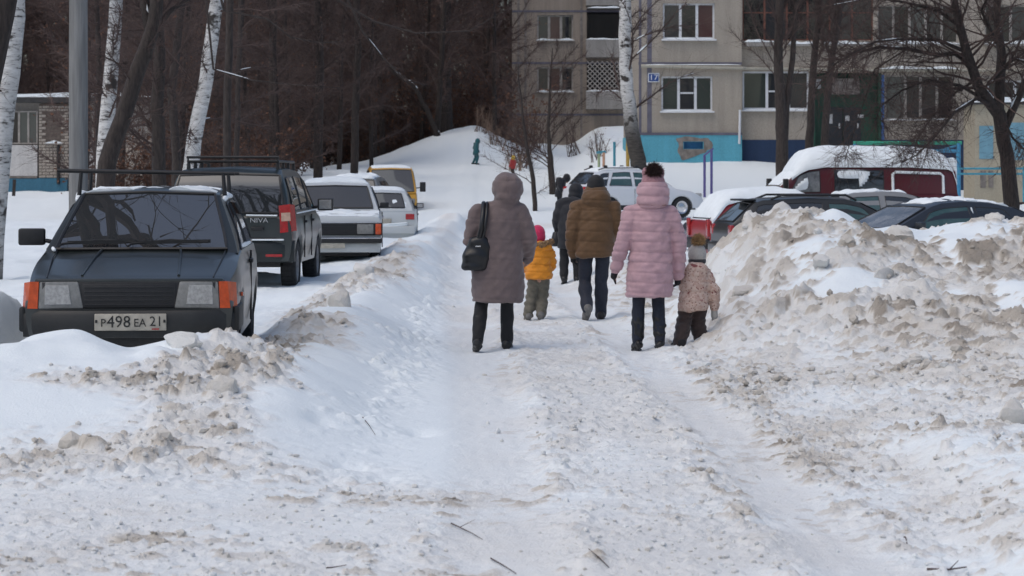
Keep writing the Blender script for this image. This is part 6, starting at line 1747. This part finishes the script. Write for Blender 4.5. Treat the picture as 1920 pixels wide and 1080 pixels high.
# bag: a thing of its own, hanging from the shoulder
bagr = empty('shoulder_bag', p1.location); tag(bagr, 'black leather shoulder bag on the left of the taupe coat', 'bag')
m = MB(); m.stack([(.80, .10, .06, -.235, -.13), (.82, .125, .075, -.235, -.13), (.92, .135, .085, -.225, -.13), (1.02, .12, .075, -.205, -.125), (1.10, .085, .055, -.185, -.12), (1.13, .05, .04, -.18, -.12)], 24, 2.6)
b = link_mesh('pouch', voxel(m, 'pouch', .011, 4, wrinkle(.006, 20, 4)), M['bag'], bagr)
for dx, r_ in ((0, .022), (.035, .018)):
    m = MB(); m.tube([(-.20 + dx, -.15, 1.08), (-.17 + dx, -.205, 1.20), (-.155 + dx, -.165, 1.34), (-.15 + dx, -.06, 1.43), (-.15 + dx, .04, 1.44), (-.16 + dx, .14, 1.36), (-.19 + dx, .19, 1.2), (-.21 + dx, .05, 1.05)], r_, 8); m.build('strap', M['bag'], bagr, smooth=60)
m = MB(); m.box((-.20, -.215, 1.03), (.05, .012, .012)); m.build('buckle', M['chrome'], bagr)

# ---- woman in the pink quilted coat
M['pink'] = cloth('pink_coat', (.50, .315, .345), .08, 14, 7, .012)
M['navy_cloth'] = cloth('navy_denim', (.012, .016, .030), .3, 40, 9, .006, .05)
M['brown_fur'] = plain('brown_fur', (.035, .018, .015), .95, .5, 40)
J = J_(1.0, lh=(-.085, 0, .86), rh=(.07, 0, .86), lk=(-.115, .03, .47), rk=(.075, .02, .47), la=(-.125, .03, .085), ra=(.085, -.05, .085), lt=(-.145, .19, .04), rt=(.10, .11, .04), neck=(.02, .02, 1.42), head=(.02, .03, 1.55),
       ls=(-.185, 0, 1.32), rs=(.185, 0, 1.32), le=(-.27, -.03, 1.05), re=(.275, -.01, 1.05), lw=(-.335, .03, .80), rw=(.265, .06, .74))
coat = MB()
coat.stack([(.535, .21, .18, -.01, 0), (.55, .222, .19, -.01, 0), (.68, .222, .195, -.01, 0), (.82, .215, .19, -.005, 0), (.97, .20, .175, 0, 0), (1.12, .205, .17, 0, 0), (1.25, .205, .16, 0, 0), (1.34, .17, .13, .005, 0), (1.39, .12, .11, .01, .01), (1.43, .11, .11, .015, .01)], 28)
sleeve(coat, J, 'l', .088, .076, .058); sleeve(coat, J, 'r', .088, .078, .06)
coat.capsule([(-.175, 0, 1.325), (0, 0, 1.37), (.175, 0, 1.325)], [.078, .095, .078])
hood = MB(); hood.stack([(1.385, .125, .125, .015, 0), (1.40, .145, .14, .015, -.01), (1.455, .158, .155, .02, -.015), (1.50, .150, .15, .02, -.01), (1.56, .155, .155, .022, 0), (1.60, .145, .15, .022, .01), (1.63, .11, .12, .022, .02)], 26)
hat = MB(); hat.ball((.025, .03, 1.62), (.118, .125, .13)); hat.ball((-.05, .03, 1.72), (.035, .05, .055)); hat.ball((.10, .03, 1.72), (.035, .05, .055))
collar = MB(); collar.stack([(1.40, .13, .13, .015, -.005), (1.415, .15, .148, .015, -.01), (1.43, .13, .13, .015, -.01)], 26)
gl = MB(); hand(gl, J['lw'], (-.06, .04, -.25), -1, 1.08, .45); gr_ = MB(); hand(gr_, J['rw'], (.0, .05, -.3), 1, 1.05, 1.0)
p5 = person('woman in a pink quilted coat with a pompom hat, leading a small child', ((1220 - 960) / F * 23.3, 23.3), R(0), J, [
    ('coat', M['pink'], coat, .011, 3, quilt(.098, .011, .2, .02, lambda c: wrinkle(.006, 20, 5)(c) + wrinkle(.004, 45, 43)(c))), ('hood', M['pink'], hood, .011, 3, quilt(.09, .010, .25, .03, wrinkle(.005, 24, 6))),
    ('hat', cloth('pink_knit', (.36, .19, .21), .2, 60, 30, .006), hat, .010, 2, wrinkle(.004, 40, 7)), ('collar_trim', cloth('dusty_trim', (.30, .16, .15), .2, 40, 20, .006), collar, .009, 1, None),
    ('trousers', M['navy_cloth'], both_legs(J, .082, .064, .05), .011, 3, wrinkle(.003, 25, 8)),
    ('boot', M['boot'], boot(J, 'l', .038, .24, .060, 1), .009, 1, wrinkle(.008, 38, 3)), ('boot', M['boot'], boot(J, 'r', .038, .24, .060, 1), .009, 1, wrinkle(.008, 38, 4)),
    ('glove', M['black_cloth'], gl, .0055, 1, None), ('glove', M['black_cloth'], gr_, .0055, 1, None)])
pompom(p5, (.03, -.02, 1.735), .088, M['brown_fur'], 2)

# ---- man in the brown jacket
M['brownj'] = cloth('brown_jacket', (.11, .055, .020), .18, 20, 7, .012)
M['grey_shoe'] = plain('grey_trainer', (.14, .135, .13), .7, .4, 20)
J = J_(1.0, lh=(-.10, 0, .86), rh=(.09, 0, .86), lk=(-.12, .06, .47), rk=(.075, .05, .47), la=(-.105, -.20, .16), ra=(.075, .12, .085), lt=(-.12, -.10, .045), rt=(.085, .28, .04), neck=(.02, .03, 1.40), head=(.015, .06, 1.555),
       ls=(-.205, 0, 1.31), rs=(.205, 0, 1.31), le=(-.275, -.03, 1.02), re=(.285, -.02, 1.05), lw=(-.25, .06, .79), rw=(.21, .22, .93))
coat = MB()
coat.stack([(.755, .215, .165, 0, 0), (.77, .228, .175, 0, 0), (.9, .235, .18, 0, 0), (1.05, .235, .175, 0, 0), (1.2, .225, .165, 0, 0), (1.3, .20, .14, .005, 0), (1.36, .14, .115, .01, .01), (1.41, .11, .11, .015, .02)], 28)
sleeve(coat, J, 'l', .095, .082, .06); sleeve(coat, J, 'r', .095, .085, .065)
coat.capsule([(-.19, 0, 1.315), (0, 0, 1.36), (.19, 0, 1.315)], [.082, .10, .082])
coat.stack([(1.34, .13, .12, .01, -.01), (1.38, .16, .14, .012, -.02), (1.43, .165, .145, .015, -.02), (1.48, .155, .14, .015, 0), (1.53, .13, .13, .015, .02), (1.56, .10, .11, .015, .03)], 26)
hat = MB(); hat.ball((.012, .055, 1.60), (.105, .118, .105)); hat.stack([(1.525, .10, .113, .012, .055), (1.54, .106, .12, .012, .055), (1.58, .106, .12, .012, .055), (1.60, .1, .115, .012, .055)])
gl = MB(); hand(gl, J['lw'], (.0, .08, -.3), -1, 1.15, .7)
p3 = person('man in a brown hooded jacket, black cap and dark jeans', ((1116 - 960) / F * 28, 28), R(2), J, [
    ('jacket', M['brownj'], coat, .012, 4, quilt(.12, .010, .16, .03, lambda c: wrinkle(.008, 15, 11)(c) + wrinkle(.005, 34, 42)(c))), ('hat', M['black_cloth'], hat, .010, 2, None),
    ('trousers', M['navy_cloth'], both_legs(J, .092, .075, .068), .011, 3, wrinkle(.006, 22, 12)),
    ('shoe', M['grey_shoe'], boot(J, 'l', .046, .07, .05), .009, 2, None), ('shoe', M['boot'], boot(J, 'r', .046, .16, .058), .009, 2, None), ('glove', M['black_cloth'], gl, .006, 1, None)])

# ---- stooping person in black
M['blackcoat'] = cloth('black_coat', (.010, .011, .016), .3, 20, 7, .01, .1)
J = J_(.93, lh=(-.09, -.02, .76), rh=(.09, -.02, .76), lk=(-.085, .04, .42), rk=(.11, .02, .42), la=(-.08, -.02, .085), ra=(.12, -.04, .085), lt=(-.09, .13, .04), rt=(.13, .11, .04), neck=(.05, .16, 1.26), head=(.08, .22, 1.39),
       ls=(-.14, .06, 1.20), rs=(.20, .06, 1.20), le=(-.20, .02, .95), re=(.25, .02, .95), lw=(-.18, .12, .74), rw=(.22, .2, .80), hr=.09)
coat = MB()
coat.stack([(.54, .19, .16, .02, -.02), (.56, .20, .17, .02, -.02), (.75, .205, .175, .02, -.02), (.92, .195, .165, .02, 0), (1.08, .20, .16, .03, .04), (1.18, .185, .15, .035, .08), (1.25, .13, .13, .045, .13), (1.29, .10, .11, .05, .16)], 24)
sleeve(coat, J, 'l', .085, .076, .06); sleeve(coat, J, 'r', .085, .076, .06); coat.capsule([(-.12, .06, 1.20), (.03, .07, 1.23), (.18, .06, 1.20)], [.08, .10, .08])
hat = MB(); hat.ball((.08, .21, 1.405), (.115, .125, .125)); hat.ball((.07, .17, 1.32), (.11, .10, .09))
p4 = person('stooping person dressed all in black walking ahead with a bag', ((1068 - 960) / F * 36.6, 36.6), R(-6), J, [
    ('coat', M['blackcoat'], coat, .013, 4, wrinkle(.007, 16, 15)), ('hood', M['blackcoat'], hat, .012, 3, None),
    ('trousers', M['black_cloth'], both_legs(J, .09, .07, .062), .012, 3, wrinkle(.005, 20, 16)), ('boot', M['boot'], boot(J, 'l', .044, .16, .058), .01, 2, None), ('boot', M['boot'], boot(J, 'r', .044, .16, .058), .01, 2, None)])
br = empty('hand_bag', p4.location); tag(br, 'black bag hanging from the left hand of the stooping person', 'bag')
m = MB(); m.stack([(.56, .07, .10, -.2, .1), (.58, .085, .12, -.2, .1), (.68, .08, .12, -.195, .1), (.78, .06, .09, -.19, .1)], 18, 3); link_mesh('pouch', voxel(m, 'pouch', .012, 3), M['bag'], br)
m = MB(); m.tube([(-.19, .02, .77), (-.19, .06, .84), (-.19, .14, .84), (-.19, .18, .77)], .008, 6); m.build('handle', M['bag'], br)

# ---- child in the orange jacket
M['orange'] = cloth('orange_jacket', (.68, .245, .012), .12, 22, 12, .01)
M['olive'] = cloth('olive_snow_trousers', (.115, .105, .080), .2, 24, 12, .008)
M['tan_fur'] = plain('tan_fur', (.20, .12, .06), .95, .5, 50)
k = .62
J = J_(k, lh=(-.06, 0, .48), rh=(.06, 0, .48), lk=(-.085, .03, .27), rk=(.045, .04, .27), la=(-.125, -.04, .075), ra=(.02, -.08, .085), lt=(-.14, .06, .035), rt=(.025, .0, .03), neck=(.02, 0, .86), head=(.0, .02, 1.0), hr=.085,
       ls=(-.115, 0, .80), rs=(.125, 0, .80), le=(-.165, .04, .65), re=(.155, .04, .65), lw=(-.16, .15, .60), rw=(.13, .15, .58))
coat = MB()
coat.stack([(.485, .145, .115, 0, 0), (.50, .155, .125, 0, 0), (.58, .158, .13, 0, 0), (.655, .145, .12, 0, 0), (.72, .152, .125, .005, 0), (.80, .14, .115, .01, 0), (.86, .10, .09, .015, 0)], 24)
sleeve(coat, J, 'l', .062, .056, .045); sleeve(coat, J, 'r', .062, .056, .045); coat.ball((.02, -.05, .86), (.13, .085, .07)); coat.capsule([(-.11, 0, .80), (.12, 0, .80)], .065)
fur = MB(); fur.capsule([(-.09, -.04, .895), (-.03, -.11, .885), (.05, -.12, .89), (.12, -.06, .915), (.15, .0, .93)], [.03, .035, .037, .037, .03], 10)
hat = MB(); hat.ball((-.01, .02, 1.02), (.09, .10, .10)); hat.stack([(.93, .08, .09, -.01, .02), (.96, .092, .10, -.01, .02), (1.0, .09, .1, -.01, .02)])
sh = [boot(J, 'l', .036, .05, .046), boot(J, 'r', .036, .05, .046)]
c_or = person('small child in an orange jacket with a bright pink hat', ((1010 - 960) / F * 28, 28), R(3), J, [
    ('jacket', M['orange'], coat, .009, 3, quilt(.085, .012, .25, .02, wrinkle(.005, 30, 21))), ('fur_collar', M['tan_fur'], fur, .008, 1, wrinkle(.008, 90, 5)), ('hat', cloth('pink_hat', (.55, .02, .09), .15, 60, 30, .005), hat, .008, 2, None),
    ('trousers', M['olive'], both_legs(J, .072, .066, .058), .009, 3, wrinkle(.006, 32, 22)), ('boot', M['grey_shoe'], sh[0], .008, 2, None), ('boot', M['grey_shoe'], sh[1], .008, 2, None)])

# ---- small child in the flowered suit
def floral():
    m, nt, b = new_mat('flowered_fabric')
    tc = nd(nt, 'ShaderNodeTexCoord'); v = nd(nt, 'ShaderNodeTexVoronoi'); v.inputs['Scale'].default_value = 36; nt.links.new(tc.outputs['Object'], v.inputs['Vector'])
    n = noise(nt, 28, 3)
    r = ramp(nt, v.outputs['Distance'], [(.22, (.27, .14, .115)), (.30, (.58, .42, .35)), (.5, (.62, .47, .39))])
    c = mix(nt, ramp(nt, n.outputs[0], [(.48, 0), (.56, 1)]).outputs[0], r.outputs[0], (.52, .35, .285))
    c2 = mix(nt, ramp(nt, noise(nt, 19, 2).outputs[0], [(.62, 0), (.66, 1)]).outputs[0], c, (.24, .075, .07))
    nt.links.new(c2, b.inputs['Base Color']); b.inputs['Roughness'].default_value = .8; bump(nt, b, noise(nt, 12, 4).outputs[0], .5, .008); return m
M['floral'] = floral()
M['brown_cloth'] = cloth('brown_snow_trousers', (.040, .024, .020), .2, 24, 12, .008)
M['grey_knit'] = cloth('grey_knit', (.42, .40, .37), .15, 70, 40, .004)
J = J_(.6, lh=(-.06, 0, .41), rh=(.06, 0, .41), lk=(-.095, -.01, .24), rk=(.055, .03, .24), la=(-.16, -.10, .07), ra=(.085, .04, .075), lt=(-.185, -.01, .035), rt=(.10, .13, .035), neck=(.03, 0, .78), head=(.045, .03, .895), hr=.085,
       ls=(-.10, 0, .73), rs=(.125, 0, .72), le=(-.145, .02, .68), re=(.20, -.01, .56), lw=(-.15, .04, .74), rw=(.215, .03, .40))
coat = MB()
coat.stack([(.365, .13, .115, 0, 0), (.38, .147, .13, 0, 0), (.46, .152, .135, 0, 0), (.55, .132, .12, .01, 0), (.64, .142, .125, .01, 0), (.72, .13, .11, .015, 0), (.78, .09, .085, .02, 0)], 24)
sleeve(coat, J, 'l', .06, .054, .045); sleeve(coat, J, 'r', .062, .058, .05); coat.ball((.02, -.06, .76), (.115, .08, .085)); coat.capsule([(-.09, 0, .73), (.12, 0, .72)], .06)
hat = MB(); hat.ball((.045, .03, .925), (.088, .098, .098)); hat.stack([(.86, .082, .09, .045, .03), (.90, .09, .10, .045, .03), (.93, .088, .098, .045, .03)])
band = MB(); band.stack([(.82, .080, .088, .045, .03), (.835, .086, .096, .045, .03), (.858, .088, .098, .045, .03), (.868, .08, .09, .045, .03)])
mit = MB(); hand(mit, J['rw'], (.01, .02, -.3), 1, .95, .3); mit.capsule([Vector(J['rw']) + Vector((0, 0, -.02)), Vector(J['rw']) + Vector((.003, .005, -.09))], [.033, .036]); mit2 = MB(); hand(mit2, J['lw'], (-.02, .06, .3), -1, .8, .6)
bt = [boot(J, 'l', .042, .06, .05), boot(J, 'r', .042, .06, .05)]
kid = person('toddler in a flowered snow jacket and brown trousers with a tan pompom hat', ((1300 - 960) / F * 23.5, 23.5), R(8), J, [
    ('jacket', M['floral'], coat, .009, 3, quilt(.10, .010, .25, .05, wrinkle(.006, 30, 31))), ('hat', M['grey_knit'], hat, .008, 2, None), ('hat_band', cloth('dark_band', (.03, .03, .034), .2, 60, 30, .004), band, .007, 1, None),
    ('trousers', M['brown_cloth'], both_legs(J, .078, .076, .068), .009, 3, wrinkle(.007, 34, 32)), ('boot', M['black_cloth'], bt[0], .008, 2, None), ('boot', M['black_cloth'], bt[1], .008, 2, None),
    ('mitten', M['grey_knit'], mit, .007, 2, None), ('mitten', M['grey_knit'], mit2, .007, 2, None)], base_dz=-.05)
pompom(kid, (.05, 0, 1.045), .072, plain('pompom_tan', (.36, .23, .11), .95, .5, 60), 5, 700)

# ---- far figures on the slope
def far_child(label, px, Y, cols, hgt, yaw, bend=0.0, dz=0.0):
    k = hgt / 1.7; J = J_(k, neck=(0, bend * .6, 1.40 * k), head=(0, bend, 1.56 * k - abs(bend) * .4), hr=.10 * (k + .3), rk=(.1 * k, .12 * k, .48 * k), la=(-.1 * k, -.15 * k, .1 * k))
    co = MB(); co.stack([(.62 * k, .21 * k, .18 * k, 0, 0), (.8 * k, .23 * k, .19 * k, 0, 0), (1.1 * k, .22 * k, .18 * k, 0, bend * .3), (1.35 * k, .19 * k, .15 * k, 0, bend * .5), (1.45 * k, .1 * k, .1 * k, 0, bend * .6)], 18)
    sleeve(co, J, 'l', .1 * k, .085 * k, .07 * k); sleeve(co, J, 'r', .1 * k, .085 * k, .07 * k)
    hd = MB(); hd.ball(Vector(J['head']) + Vector((0, -.01, .01)), (.125 * (k + .25), .13 * (k + .25), .15 * (k + .25)))
    x = (px - 960) / F * Y
    return person(label, (x, Y), yaw, J, [('jacket', cols[0], co, .02, 3, wrinkle(.008, 14, 3)), ('hood', cols[1], hd, .02, 3, None), ('trousers', cols[2], both_legs(J, .11 * k, .09 * k, .075 * k), .02, 3, None), ('boot', M['boot'], boot(J, 'l', .05 * k, .1 * k, .07 * k), .015, 2, None), ('boot', M['boot'], boot(J, 'r', .05 * k, .1 * k, .07 * k), .015, 2, None)], base_dz=dz)
teal = cloth('teal_suit', (.012, .10, .12), .15, 10, 8, .01)
far_child('child in a teal snowsuit walking across the snowy hill', 892, 110, (teal, teal, teal), 1.18, R(-70), .10)
far_child('child in red and yellow beside the straw coloured bush', 962, 104, (cloth('red_jacket', (.35, .03, .03), .2, 10, 8, .01), cloth('yellow_hood', (.5, .33, .03), .2, 10, 8, .01), M['black_cloth']), .85, R(40))
far_child('person in dark clothes bending down behind the white crossover', 1048, 88, (M['blackcoat'], M['black_cloth'], M['blackcoat']), 1.45, R(-80), .30, -.25)
